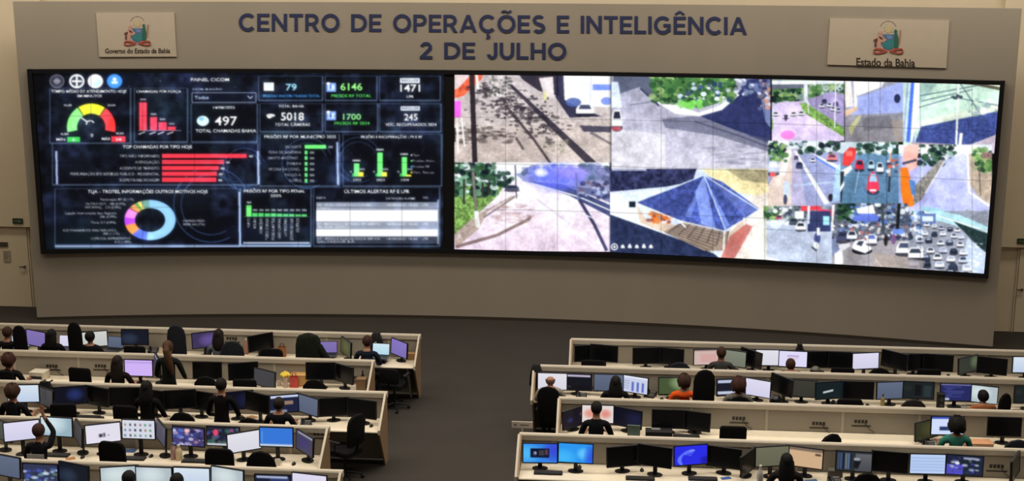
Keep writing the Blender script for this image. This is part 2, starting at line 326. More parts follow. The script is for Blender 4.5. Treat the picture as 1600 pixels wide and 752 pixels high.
# ------------------------------------------------------------------ what the video wall shows
cv = Cv(36, 98, 1584, 444, 2, (6, 7, 12))
WHT = (232, 236, 246); RED = (214, 62, 80); GRN = (112, 224, 120); CY = (150, 205, 240)
def paint_dashboard(c):
    c.rect(70, 112, 693, 389, (9, 12, 21))
    for i in range(46):
        c.ell(RNG.uniform(80, 690), RNG.uniform(120, 385), RNG.uniform(20, 70), RNG.uniform(10, 40), [(36, 50, 84), (30, 60, 70), (40, 46, 86), (60, 80, 104)][i % 4], .26, soft=1)
    for i in range(160): c.ell(RNG.uniform(80, 690), RNG.uniform(120, 385), .8, .8, (150, 180, 230), .45)
    for cx, cy, r in ((370, 262, 22), (382, 265, 34), (480, 255, 40), (330, 320, 60), (560, 250, 36)):
        for q in (1.0, .8): c.ring(cx, cy, r * q, r * q, .96, 20, 300, (56, 84, 130))
    P = [(78, 138, 204, 224), (210, 138, 293, 222), (299, 162, 402, 222), (404, 119, 504, 157), (508, 119, 589, 157), (593, 119, 688, 157), (406, 162, 504, 206), (508, 162, 590, 206), (593, 162, 689, 206),
         (82, 224, 403, 289), (406, 210, 530, 291), (536, 210, 690, 291), (86, 295, 375, 387), (376, 295, 486, 383), (490, 293, 687, 385)]
    for i, (a, b, d, e) in enumerate(P):
        c.rect(a, b, d, e, (7, 9, 17), .4)
        for w, al in ((4, .16), (2.2, .25), (1.0, .65)):
            c.line([(a, b), (d, b)], w * .6, (104, 124, 156), al * .4); c.line([(a, e), (d, e)], w, (130, 152, 186), al * .7); c.line([(a, b), (a, e)], w * .8, (120, 144, 180), al * .5); c.line([(d, b), (d, e)], w, (130, 152, 186), al * .7)
    for x, a, b in ((527, 222, 289), (403, 236, 288), (88, 236, 288), (374, 300, 384)):
        c.line([(x, a), (x + 1, b)], 5, (120, 150, 215), .35); c.line([(x, a), (x + 1, b)], 2, (205, 220, 250), .85)
    for a, b in ((86, 375), (376, 486)): c.line([(a, 384), (b, 384)], 4, (120, 150, 200), .5); c.line([(a, 385), (b, 385)], 1.6, (200, 214, 240), .7)
    # four round badges
    for x, col in ((89, (84, 84, 96)), (120, (222, 226, 232)), (149, (226, 238, 246)), (179, (72, 140, 226))): c.ell(x, 127, 12, 11, col)
    c.ell(89, 127, 9, 8, (48, 48, 58)); c.ell(89, 127, 5, 5, (110, 110, 122)); c.line([(83, 127), (95, 127)], 1.5, (140, 140, 150))
    c.ell(120, 127, 9, 8, (40, 46, 62)); c.rect(118.5, 119, 121.5, 135, (222, 226, 232)); c.rect(112, 125.7, 128, 128.3, (222, 226, 232))
    c.ell(151, 129, 7, 6, (176, 206, 226)); c.poly([(143, 122), (152, 121), (146, 131)], (250, 252, 255))
    c.ell(179, 124, 3, 3, WHT); c.rect(174, 127, 184, 131, WHT, .85)
    c.text('PAINEL CICOM', 328, 127, 60, 5, WHT); c.text('CICOM, MUNICÍPIO', 324, 141, 46, 3, (170, 180, 200))
    c.rect(300, 145, 400, 160, (14, 18, 34), .8)
    for a, b in (((300, 145), (400, 145)), ((400, 145), (400, 160)), ((400, 160), (300, 160)), ((300, 160), (300, 145))): c.line([a, b], 1, (150, 160, 180))
    c.text('Todos', 304, 155, 22, 5, (190, 205, 230), align='l'); c.line([(387, 150), (391, 154), (395, 150)], 1.4, WHT)
    c.text('TEMPO MÉDIO DE ATENDIMENTO HOJE', 139, 145, 118, 4.4, WHT); c.text('EM MINUTOS', 140, 152, 38, 4, WHT)
    for a0, a1, col in ((124, 192, (134, 226, 128)), (56, 122, (228, 226, 58)), (-12, 54, (240, 62, 62))): c.ring(142.6, 199, 38, 37, .58, a0, a1, col)
    c.ring(141, 194, 7, 6, .72, 20, 190, WHT); c.line([(127, 184), (137, 191)], 2, WHT); c.text('0', 143.5, 214, 4, 5, WHT)
    for s_, x, y in (('10,00', 106, 166), ('20,00', 174, 166), ('0,00', 101, 211), ('30,00', 187, 210)): c.text(s_, x, y, 12, 3, WHT)
    c.text('MÍN', 95, 220, 14, 4, WHT); c.rect(105, 214, 125, 222, (70, 190, 90)); c.text('0', 115, 220.5, 4, 4, WHT); c.text('MÁX', 166, 219, 14, 4, WHT); c.rect(174, 213, 196, 222, (226, 50, 66)); c.text('34', 185, 220, 9, 4, WHT)
    c.text('CHAMADAS POR FORÇA', 248, 145, 70, 4.2, WHT)
    for x0, x1, y0 in ((217.6, 229.6, 160), (234.4, 245.5, 183), (247.5, 260.3, 191), (262, 274.5, 198)):
        c.rect(x0, y0, x1, 204, RED); c.text('000', (x0 + x1) / 2, y0 - 3, 9, 3, WHT, .8); c.line([(x0 - 1, 210), (x0 + 9, 206)], 2, WHT, .7)
    c.line([(216, 204), (283, 204)], .8, (120, 130, 150))
    c.text('14/08/2025', 350, 170, 34, 4, WHT); c.ell(317, 189, 9.5, 8, (196, 226, 236)); c.ell(315, 186, 4, 3, (120, 170, 200)); c.text('497', 353, 196, 35, 14, WHT, bold=.01); c.text('TOTAL CHAMADAS BAHIA', 353, 207, 95, 5, WHT)
    c.rect(412, 129, 428, 142, (222, 226, 238)); c.rect(415, 131, 425, 137, (190, 196, 214)); c.text('79', 455, 141, 17, 10, CY); c.text('PESSOAS ENCONTRADAS TOTAL', 456, 152, 90, 4, (70, 150, 226))
    for y in (136.5, 181): c.rect(510, y - 7, 525, y + 7, (120, 150, 216)); c.rect(513, y - 4, 522, y + 4, (200, 216, 246)); c.rect(515, y - 5, 518, y + 3, (60, 90, 160)); c.ell(513, y - 6, 3, 2, (226, 236, 250))
    c.text('6146', 549, 141, 34, 11, (150, 240, 130)); c.text('PRESOS RF TOTAL', 549, 152, 63, 4.6, (90, 226, 90))
    c.rect(625, 122, 656, 130, (206, 212, 228)); c.text('VEÍCULOS', 640.5, 128, 26, 4, (60, 64, 90)); c.text('1471', 641, 143, 31, 11, WHT); c.text('LPR', 641, 153, 11, 4, WHT)
    c.text('TOTAL BAHIA', 455, 168, 40, 4, WHT); c.ell(423, 180.5, 7, 2.4, WHT); c.ell(421, 182, 4, 3, WHT); c.text('5018', 457, 188, 36, 12, WHT); c.text('TOTAL CÂMERAS', 457, 197, 55, 4.6, WHT)
    c.text('1700', 550, 187, 28, 9, (140, 236, 130)); c.text('PRESOS RF 2024', 550, 195, 55, 4.6, (90, 226, 90))
    c.rect(626, 166, 656, 173, (206, 212, 228)); c.text('VEÍCULOS', 641, 171.5, 26, 4, (60, 64, 90)); c.text('245', 642, 188, 21, 10, WHT); c.text('VEÍC. RECUPERADOS 2024', 642, 197, 80, 4.6, WHT)
    c.text('TOP CHAMADAS POR TIPO HOJE', 246, 232, 108, 5, WHT)
    for y0, y1, x, s_, w in ((240.5, 247, 386, 'TIPO NÃO INFORMADO', 62), (250, 256.5, 350, 'AVERIGUAÇÃO', 38), (259.6, 266, 342, 'ACIDENTE DE TRÂNSITO', 62), (268.4, 275, 339, 'PERTURBAÇÃO DO SOSSEGO PÚBLICO - RESIDENCIAL', 139), (277.6, 284.6, 338, 'SUSPEITA/ABORDAGEM', 62)):
        c.rect(253, y0, x, y1, RED); c.text(s_, 249, y1 - 1, w, 4.2, WHT, align='r', bold=.0); c.text('00', x + 6, y1 - 1, 6, 3.5, WHT)
    c.text('PRISÕES RF POR MUNICÍPIO 2025', 469, 216, 112, 4.4, WHT)
    for k, s_ in enumerate(('SALVADOR', 'FEIRA DE SANTANA', 'SANTO ANTÔNIO ...', 'ITABUNA', 'VITÓRIA DA CONQ...', 'PAULO A.', 'ILHÉUS')):
        y = 226.5 + k * 8.8; c.text(s_, 471, y + 4.8, min(52, 3.2 * len(s_)), 4, WHT, .85, 'r', .0); c.rect(476, y, 509.5 if k == 0 else 480.5, y + 6, GRN if k == 0 else (110, 214, 130)); c.text('00', (513 if k == 0 else 484), y + 5, 7, 3.5, WHT, .8, 'l')
    c.text('PRISÕES E RECUPERAÇÕES LPR E RF', 612, 216, 96, 4.2, WHT)
    for x, yt, s_ in ((553, 255.5, '2022'), (589.5, 238.5, '2023'), (627.5, 245.5, '2024')):
        c.rect(x, yt, x + 8.5, 276, GRN); c.rect(x - 3, 271, x, 276, (60, 150, 90)); c.rect(x + 7, 269 if x < 600 else 273, x + 15, 276, (240, 220, 80)); c.text('0000', x + 4, yt - 3, 12, 3, WHT); c.text(s_, x + 5, 283, 13, 3.6, WHT); c.text('00', x + 13, 266, 8, 3, WHT, .8); c.text('0', x - 5, 270, 3, 3, WHT, .8)
    for k in range(4): c.text(('Tipo', 'Prisões Adm.', 'Prisões RF', 'Veíc. Recup.')[k], 645, 244 + k * 9, (10, 34, 26, 34)[k], 3.4, WHT, .85, 'l', .0); c.ell(643, 242.6 + k * 9, 1.4, 1.4, ((200, 200, 200), GRN, (80, 160, 240), (240, 220, 80))[k])
    c.text('TLJA – TROTES, INFORMAÇÕES OUTROS MOTIVOS HOJE', 231, 302, 187, 5, WHT)
    for a0, a1, col in ((-98, 92, (136, 180, 218)), (92, 112, (110, 150, 140)), (112, 120, (240, 200, 110)), (120, 128, (90, 150, 90)), (128, 140, (226, 150, 90)), (140, 146, (150, 90, 80)), (146, 172, (240, 130, 226)), (172, 195, (164, 76, 214)), (195, 226, (246, 138, 66)), (226, 262, (86, 104, 226))): c.ring(234.4, 344, 40, 31.5, .59, a0, a1, col)
    for s_, x, y, w in (('Reclamação RF (0,11%)', 209, 313.5, 52), ('OUTRO MOT... 188 (0,99%)', 196, 320.5, 62), ('INFORMAÇ... 218 (0,99%)', 189, 326, 56), ('Ligação Interrompida Sem Registro', 182, 335, 80), ('306 (0,99%)', 182, 340.5, 26), ('Trote, 317 (0,99%)', 181, 349.5, 39), ('ACOMPANHAMENTO PARA TRÂNSITO E...', 184, 362, 86), ('388 (1,11%)', 187, 367, 26), ('COMERCIAL ADMINISTRATIVO', 204, 374.5, 62), ('413 (1,99%)', 205, 380, 26)):
        c.text(s_, x, y, w, 3.6, WHT, .9, 'r', .0)
    c.text('CHAMADA MUDA', 286, 347, 34, 3.6, WHT, .9, 'l', .0); c.text('9088 (44,27%)', 286, 352.5, 34, 3.6, WHT, .9, 'l', .0)
    c.text('PRISÕES RF POR TIPO PENAL', 429, 301, 96, 4.4, WHT); c.text('2025', 431, 308, 17, 4, WHT)
    for k in range(10):
        x = 384.5 + k * 9.6; c.rect(x, 321 if k == 0 else 332.5 + .3 * k, x + 8.5, 338.6, GRN if k == 0 else (84, 190, 104)); c.text('00', x + 4.5, (318 if k == 0 else 330), 7, 3, WHT, .9)
        L = (14, 16, 24, 34, 34, 32, 28, 34, 22, 0)[k]
        if L: c.text(('FURTO', 'ROUBO', 'HOMICÍDIO', 'TRÁFICO DE DROGAS', 'PENSÃO ALIMENTÍCIA', 'LESÃO CORPORAL', 'LATROCÍNIO', 'ESTUPRO DE VULN.', 'OUTROS')[k], x + 6, 341 + L, L, 4.2, WHT, .85, 'l', .01, PI / 2)
    c.rect(380, 378.5, 484, 381, (170, 180, 200)); c.line([(380, 338.8), (484, 338.8)], .8, (120, 130, 150))
    c.text('ÚLTIMOS ALERTAS RF E LPR', 589, 302, 102, 5.4, WHT); c.text('ALERTA', 494, 311, 15, 3.4, WHT, .8, 'l'); c.text('DATA/HORA ALARME', 603, 312, 46, 3.4, WHT, .8, 'l'); c.text('TIPO', 660, 311, 9, 3.4, WHT, .8, 'l')
    for y0, y1, col in ((316, 328.5, (120, 126, 140)), (328.5, 346, (236, 238, 244)), (346, 358.5, (124, 130, 144)), (358.5, 369.5, (236, 238, 244)), (369.5, 381, (52, 58, 74))): c.rect(494, y0, 684, y1, col)
    for y, s_, w, k in ((322, 'LPR - VEICULO COM RESTRICAO DE ROUBO', 84, 0), (327, 'E FURTO', 20, 0), (334.5, 'RF - PESSOA COM MANDADO EM ABERTO', 84, 1), (339, 'SALVADOR', 36, 1), (352, 'RF - MANDADO DE PRISAO EM ABERTO', 98, 0), (356.5, 'TIPO - ROUBO QUALIFICADO', 52, 0), (364.5, 'LPR - VEICULO', 92, 1), (375, 'RF - PESSOA LOCALIZADA EM VIA', 98, 0), (379.5, 'SALVADOR BA', 58, 0)):
        c.text(s_, 496, y, w, 3.4, (220, 224, 232) if not k else (196, 200, 208), .9, 'l', .0)
        if y in (322, 352, 375): c.text('14/08/2025 10:00', 604, y, 48, 3.4, (220, 224, 232), .9, 'l', .0); c.text('LPR', 660, y, 9, 3.4, (220, 224, 232), .9, 'l', .0)
    c.line([(684.5, 312), (684.5, 382)], 1.6, (180, 190, 210), .8)

GREENS = [(44, 78, 48), (74, 116, 62), (112, 150, 84), (34, 58, 42), (150, 176, 112)]; DARKG = [(24, 42, 36), (36, 64, 48), (52, 84, 58), (20, 28, 34)]
def within(c, b): c.clip = b; return c
def feed_sunny_square(c):
    within(c, (710, 114, 954, 254)); c.rect(700, 100, 960, 260, (176, 168, 170), grad=(196, 186, 178), noise=.12, ns=3)
    c.poly([(700, 200), (960, 190), (960, 260), (700, 260)], (190, 178, 172), .8, noise=.16, ns=2); c.poly([(700, 205), (830, 200), (870, 260), (700, 260)], (170, 158, 152), .5, noise=.25, ns=1.6)
    c.poly([(700, 100), (760, 100), (752, 124), (724, 150), (700, 156)], (222, 96, 66), noise=.25, ns=4); c.poly([(700, 108), (738, 114), (716, 138), (700, 144)], (206, 220, 226), .8)
    c.poly([(800, 100), (870, 100), (874, 150), (842, 142), (816, 124)], (38, 34, 46), .9); c.poly([(842, 122), (864, 120), (866, 152), (852, 156)], (206, 196, 196)); c.poly([(870, 108), (880, 108), (886, 160), (940, 182), (890, 184), (868, 152)], (34, 34, 56), .9)
    c.poly([(880, 112), (960, 112), (960, 168), (905, 166), (882, 156)], (232, 236, 250)); c.rect(926, 132, 955, 141, (108, 134, 222)); c.line([(924, 112), (922, 160)], 1, (180, 190, 214)); c.ell(948, 158, 9, 6, (86, 110, 190), .8)
    for i in range(330):
        a = RNG.rand(); x = 754 + a * 110 + RNG.normal(0, 13); y = 146 + a * 52 + RNG.normal(0, 15); c.ell(x, y, RNG.uniform(1, 5.5), RNG.uniform(.8, 2.6), (50, 44, 50), .6)
    for i in range(60): c.ell(RNG.uniform(715, 800), RNG.normal(212, 7), RNG.uniform(2, 9), RNG.uniform(1, 2.6), (62, 54, 52), .5)
    for i in range(60): c.ell(RNG.uniform(765, 800), RNG.uniform(120, 150), RNG.uniform(1, 4), RNG.uniform(1, 3), [(60, 62, 60), (220, 220, 216), (120, 118, 110)][i % 3], .55)
    c.poly([(794, 132), (800, 132), (932, 254), (914, 254)], (46, 42, 52), .9); c.line([(790, 165), (834, 218), (862, 258)], 4, (60, 52, 56), .85); c.line([(806, 215), (818, 234)], 4, (70, 62, 64), .8)
    c.poly([(905, 196), (960, 198), (960, 207), (912, 206)], (60, 58, 76), .9); c.poly([(925, 206), (960, 226), (960, 230), (920, 208)], (90, 84, 92), .7)
    c.line([(737, 112), (742, 254)], 8, (46, 40, 44)); c.line([(744, 112), (747, 140)], 4, (226, 220, 214)); c.rect(709, 158, 720, 183, (236, 92, 206)); c.line([(721, 183), (726, 230)], 2.4, (236, 230, 224)); c.line([(714, 184), (716, 240)], 3, (216, 204, 196))
    c.rect(706, 200, 712, 222, (50, 46, 50)); c.car(914, 171, 28, 19, (246, 248, 252), (60, 66, 90)); c.ell(896, 160, 12, 7, (70, 90, 150), .9); c.ell(852, 150, 3, 7, (216, 214, 150), .8)
    for i in range(40): c.ell(RNG.uniform(850, 890), RNG.uniform(218, 240), RNG.uniform(1, 4), 1.5, (132, 132, 110), .4)
def feed_crossroads(c):
    within(c, (955, 116, 1204, 264)); c.rect(950, 110, 1210, 270, (150, 150, 168), grad=(182, 180, 190), noise=.1, ns=4)
    c.poly([(950, 200), (1040, 210), (1040, 270), (950, 270)], (206, 204, 206), .6, noise=.08); c.poly([(1034, 186), (1100, 180), (1210, 218), (1210, 240), (1120, 212), (1040, 200)], (92, 94, 118), .75)
    c.poly([(1095, 182), (1150, 150), (1170, 124), (1206, 120), (1206, 222), (1150, 204)], (40, 46, 86), .95, noise=.12); c.poly([(1170, 130), (1184, 130), (1196, 190), (1204, 200), (1204, 172)], (160, 174, 214), .5)
    c.poly([(958, 118), (1012, 116), (1032, 160), (1028, 164), (1000, 136), (958, 150)], (64, 72, 92), .75); c.line([(1000, 138), (1030, 166)], 2, (50, 54, 80)); c.line([(985, 164), (1026, 158)], 1.5, (86, 90, 110), .7)
    c.poly([(1022, 150), (1062, 166), (1092, 176), (1122, 166), (1150, 146), (1156, 148), (1128, 172), (1092, 182), (1055, 178), (1016, 154)], (244, 246, 252))
    c.poly([(1014, 112), (1150, 112), (1150, 144), (1120, 162), (1092, 170), (1060, 160), (1020, 146)], (66, 110, 62)); c.blobs(1018, 114, 1148, 160, 170, GREENS, 2, 7)
    c.blobs(1056, 130, 1140, 160, 40, [(196, 204, 226), (70, 80, 120), (232, 236, 244), (40, 60, 90)], 1.5, 5); c.blobs(1062, 158, 1094, 168, 30, [(96, 176, 72), (124, 196, 92)], 2, 5)
    c.blobs(1150, 114, 1176, 150, 40, [(226, 230, 240), (120, 130, 160), (60, 70, 110)], 1.5, 4); c.blobs(1185, 116, 1206, 170, 50, [(120, 110, 120), (200, 150, 130), (90, 100, 140), (210, 214, 226)], 1.5, 5)
    c.poly([(955, 128), (966, 128), (972, 168), (955, 168)], (196, 206, 232)); c.car(964, 186, 16, 32, (236, 236, 246), (36, 36, 50)); c.rect(956, 198, 970, 204, (196, 70, 80), .7)
    c.poly([(1164, 210), (1206, 216), (1206, 226)], (60, 64, 96), .8); c.line([(1086, 190), (1160, 214), (1206, 232)], 2.4, (70, 72, 96), .8)
    for i in range(30): c.ell(RNG.uniform(1095, 1190), RNG.uniform(225, 258), RNG.uniform(4, 14), 1.2, (110, 110, 130), .35)
def feed_avenue(c):
    within(c, (710, 254, 953, 394)); c.rect(700, 250, 960, 300, (236, 240, 252), grad=(206, 206, 230)); c.rect(700, 284, 960, 400, (226, 216, 226), grad=(200, 184, 196), noise=.08, ns=4)
    c.poly([(805, 272), (880, 262), (956, 262), (956, 314), (900, 300), (820, 284)], (120, 128, 170), .8); c.blobs(810, 258, 952, 282, 70, [(60, 88, 90), (96, 110, 150), (140, 140, 190), (70, 76, 110)], 3, 8, .6)
    c.poly([(826, 284), (880, 288), (956, 322), (956, 340), (890, 306)], (46, 56, 100), .9); c.poly([(880, 288), (956, 300), (956, 318)], (90, 98, 140), .8); c.line([(830, 286), (905, 308), (956, 330)], 2, (226, 230, 246)); c.blobs(905, 284, 952, 312, 30, [(40, 46, 76), (180, 186, 210), (110, 90, 110)], 2, 5, .7)
    c.ell(868, 276, 52, 30, (110, 120, 255), .75, 1); c.ell(846, 270, 12, 8, (250, 250, 255), .9, 1); c.ell(892, 270, 34, 14, (170, 150, 250), .6, 1)
    c.poly([(710, 290), (790, 286), (778, 306), (740, 340), (710, 366)], (108, 142, 74), noise=.45, ns=3); c.blobs(710, 254, 775, 306, 150, DARKG + [(96, 140, 110), (200, 214, 210)], 2.5, 8); c.blobs(760, 268, 800, 292, 40, DARKG, 2, 5)
    for x, a, b in ((725, 280, 320), (754, 285, 308), (764, 286, 305)): c.line([(x, a), (x, b)], 3, (50, 48, 44))
    c.poly([(710, 366), (745, 336), (800, 306), (812, 305), (796, 312), (762, 330), (748, 358), (712, 388)], (160, 144, 132), .9, noise=.2); c.line([(712, 386), (776, 368), (824, 344), (830, 338)], 5, (96, 76, 70), .8); c.line([(756, 340), (804, 308)], 2.4, (90, 80, 74), .8)
    c.line([(739, 268), (744, 330)], 4.5, (110, 106, 96)); c.line([(744, 330), (747, 356)], 7, (206, 204, 200)); c.line([(805, 258), (807, 310)], 2, (80, 84, 96)); c.car(800, 294, 22, 10, (70, 76, 92)); c.line([(775, 256), (776, 340)], 1, (170, 176, 190), .7)
    c.line([(905, 312), (928, 350), (948, 392)], 5, (56, 56, 84)); c.line([(900, 270), (903, 312)], 2.4, (110, 112, 160))
    for a, b in (((826, 306), (935, 392)), ((836, 300), (950, 352)), ((812, 330), (845, 310))): c.line([a, b], 1.6, (236, 230, 240), .8)
    c.line([(840, 312), (890, 350)], 1.6, (150, 142, 160), .6); c.text('A', 718, 374, 7, 9, (244, 246, 250), bold=0)
    for i in range(36): c.ell(RNG.uniform(775, 830), RNG.uniform(320, 350), RNG.uniform(3, 10), RNG.uniform(1, 2.4), (150, 128, 120), .4)
def feed_pavilion(c):
    within(c, (953, 264, 1200, 408)); c.rect(950, 260, 1206, 412, (196, 206, 236)); c.poly([(950, 260), (1090, 260), (1082, 284), (1040, 292), (950, 300)], (44, 47, 76), noise=.5, ns=5); c.poly([(1090, 260), (1206, 264), (1206, 312), (1150, 300), (1110, 276)], (222, 208, 164), noise=.12)
    c.poly([(1130, 262), (1206, 266), (1206, 288), (1160, 282)], (120, 116, 90), .6, noise=.3); c.poly([(1160, 310), (1206, 300), (1206, 412), (1120, 412)], (226, 216, 206), noise=.12); c.poly([(950, 302), (1040, 296), (1000, 320), (990, 346), (960, 336), (950, 336)], (214, 224, 244))
    c.poly([(950, 334), (1110, 392), (1134, 412), (950, 412)], (40, 48, 76), noise=.25, ns=5); c.line([(950, 333), (1060, 372), (1136, 404)], 2.4, (206, 216, 240))
    c.poly([(994, 318), (1010, 344), (1140, 366), (1170, 330), (1160, 380), (1110, 394), (1040, 364), (1000, 348)], (196, 178, 160)); c.poly([(1036, 362), (1070, 346), (1140, 362), (1130, 392), (1100, 392)], (146, 128, 112))
    for k in range(7): c.line([(1044 + k * 15, 364 + k * 4), (1066 + k * 12, 348 + k * 2.2)], 1.3, (70, 62, 62)); c.line([(1040 + k * 3, 364 - k * 2.2), (1110 + k * 4, 392 - k * 4)], 1.0, (80, 70, 70))
    c.poly([(1016, 330), (1036, 334), (1050, 342), (1020, 350)], (206, 110, 50)); c.blobs(1012, 332, 1050, 350, 22, [(226, 130, 60), (120, 66, 50), (150, 120, 100)], 1.5, 4)
    c.poly([(1100, 274), (1128, 284), (1186, 326), (1170, 338), (1132, 360), (1062, 344), (994, 316), (1050, 296)], (72, 88, 158), noise=.35, ns=5)
    c.poly([(1100, 274), (1062, 344), (994, 316)], (56, 66, 126), .6, noise=.4, ns=4); c.poly([(1100, 274), (1118, 358), (1096, 350), (1086, 300)], (170, 196, 250), .55); c.poly([(1100, 274), (1140, 352), (1132, 360)], (140, 170, 240), .6); c.poly([(1100, 276), (1080, 340), (1070, 338)], (150, 176, 240), .4)
    c.poly([(1110, 280), (1186, 326), (1162, 338)], (110, 124, 186), .5)
    for a, b in (((1100, 274), (994, 316)), ((1100, 274), (1186, 328)), ((1062, 346), (1134, 362)), ((1134, 362), (1188, 326)), ((994, 318), (1062, 346)), ((1100, 274), (1134, 360))): c.line([a, b], 1.8, (206, 222, 252), .9)
    for a, b in (((1132, 360), (1130, 398)), ((994, 318), (998, 350)), ((1062, 346), (1072, 356)), ((1186, 328), (1176, 380)), ((1162, 340), (1166, 372))): c.line([a, b], 2.2, (226, 232, 246))
    c.poly([(1140, 370), (1166, 350), (1176, 354), (1148, 404), (1126, 404)], (176, 90, 84), .8); c.rect(983, 315, 993, 324, (20, 30, 40)); c.rect(956, 264, 1010, 267, (200, 206, 226), .7)
    c.ring(960, 386, 5.5, 5.5, .68, 0, 360, WHT); c.ell(960, 386, 2, 2, WHT)
    for k, x in enumerate((973, 984, 995, 1006, 1017)): c.rect(x - 3, 384.5, x + 3, 388, WHT, .9); c.ell(x, 384.5 - (k % 2), 2, 2.4, WHT, .9)
def feed_median(c):
    within(c, (1206, 118, 1319, 220)); c.rect(1200, 110, 1324, 226, (196, 190, 214)); c.rect(1200, 118, 1324, 158, (120, 140, 130)); c.blobs(1206, 134, 1255, 160, 70, GREENS + DARKG, 2, 6); c.blobs(1262, 128, 1320, 152, 60, GREENS + [(200, 214, 220)], 2, 6)
    c.poly([(1204, 126), (1320, 126), (1320, 131), (1204, 132)], (226, 230, 236)); c.poly([(1204, 132), (1262, 132), (1262, 137), (1204, 140)], (90, 96, 110)); c.rect(1256, 130, 1262, 158, (206, 208, 216))
    c.poly([(1214, 160), (1252, 158), (1320, 208), (1320, 226), (1204, 226), (1212, 182)], (200, 186, 214), noise=.06); c.poly([(1262, 156), (1300, 142), (1324, 150), (1324, 204), (1270, 172)], (150, 140, 176), noise=.1); c.poly([(1250, 162), (1258, 160), (1322, 202), (1318, 214), (1256, 176)], (112, 150, 76), noise=.35)
    for x, y in ((1240, 178), (1252, 177), (1228, 182), (1212, 178)): c.car(x, y, 10, 7, [(220, 220, 230), (60, 60, 80)][int(x) % 2])
    for x, y in ((1288, 158), (1296, 164), (1302, 170), (1310, 172), (1284, 165), (1306, 162)): c.car(x, y, 8, 7, [(226, 226, 240), (60, 60, 90), (180, 180, 200)][int(x) % 3])
    c.line([(1258, 128), (1264, 178)], 1.8, (214, 216, 226)); c.line([(1306, 126), (1304, 200)], 1.8, (226, 228, 234)); c.ell(1231, 211, 11, 7, (244, 126, 196)); c.ell(1228, 184, 2.4, 5, (60, 50, 70)); c.rect(1201, 186, 1208, 202, (120, 160, 80))
def feed_ramp(c):
    within(c, (1320, 120, 1411, 222)); c.rect(1314, 110, 1420, 226, (148, 150, 160), grad=(126, 122, 128), noise=.07); c.poly([(1330, 112), (1388, 114), (1378, 136), (1340, 150)], (244, 246, 252)); c.poly([(1340, 152), (1385, 136), (1420, 124), (1420, 176), (1320, 180)], (150, 160, 206), noise=.08)
    c.poly([(1314, 116), (1328, 116), (1334, 166), (1322, 168)], (210, 206, 200)); c.line([(1336, 120), (1337, 168)], 5, (238, 236, 234)); c.poly([(1318, 174), (1340, 166), (1340, 172), (1322, 182)], (196, 168, 140)); c.poly([(1326, 200), (1342, 180), (1346, 180), (1330, 212)], (176, 176, 120), .8)
    c.poly([(1345, 184), (1390, 180), (1400, 200), (1350, 204)], (84, 84, 92), .5); c.line([(1376, 122), (1374, 222)], 1, (110, 112, 124)); c.ell(1402, 154, 5, 7, (40, 44, 70)); c.poly([(1392, 190), (1412, 186), (1412, 226), (1400, 226)], (140, 130, 122), .8)
def feed_underpass(c):
    within(c, (1411, 122, 1568, 240)); c.rect(1405, 112, 1574, 246, (182, 206, 190), noise=.08, ns=6); c.poly([(1405, 112), (1574, 118), (1574, 136), (1500, 128), (1405, 124)], (220, 224, 200)); c.line([(1480, 122), (1568, 140)], 5, (80, 74, 60)); c.poly([(1440, 124), (1470, 124), (1440, 160), (1424, 162)], (120, 150, 150), .5)
    c.poly([(1440, 196), (1568, 170), (1568, 214), (1500, 232), (1430, 222)], (60, 72, 130), noise=.25, ns=3); c.poly([(1440, 188), (1568, 160), (1568, 172), (1440, 198)], (206, 214, 196), .9); c.poly([(1500, 232), (1568, 206), (1568, 246), (1470, 246)], (190, 178, 190)); c.poly([(1424, 222), (1500, 226), (1474, 240), (1424, 232)], (160, 150, 160))
    for a, b in (((1436, 150), (1560, 128)), ((1436, 168), (1490, 152)), ((1490, 152), (1566, 166)), ((1440, 158), (1520, 140)), ((1500, 130), (1540, 190))): c.line([a, b], 1.6, (60, 74, 90), .8)
    c.line([(1498, 124), (1494, 226)], 3.4, (214, 222, 216)); c.line([(1502, 208), (1500, 226)], 5, (236, 234, 226)); c.blobs(1486, 148, 1502, 160, 8, [(50, 60, 70)], 2, 4); c.blobs(1515, 156, 1560, 180, 14, [(216, 226, 210), (110, 130, 140)], 2, 6, .6)
    c.poly([(1424, 122), (1434, 122), (1428, 222), (1416, 222)], (64, 100, 214)); c.poly([(1429, 122), (1438, 122), (1436, 170), (1426, 222), (1422, 222)], (236, 240, 250)); c.line([(1419, 122), (1411, 222)], 3, (150, 160, 190))
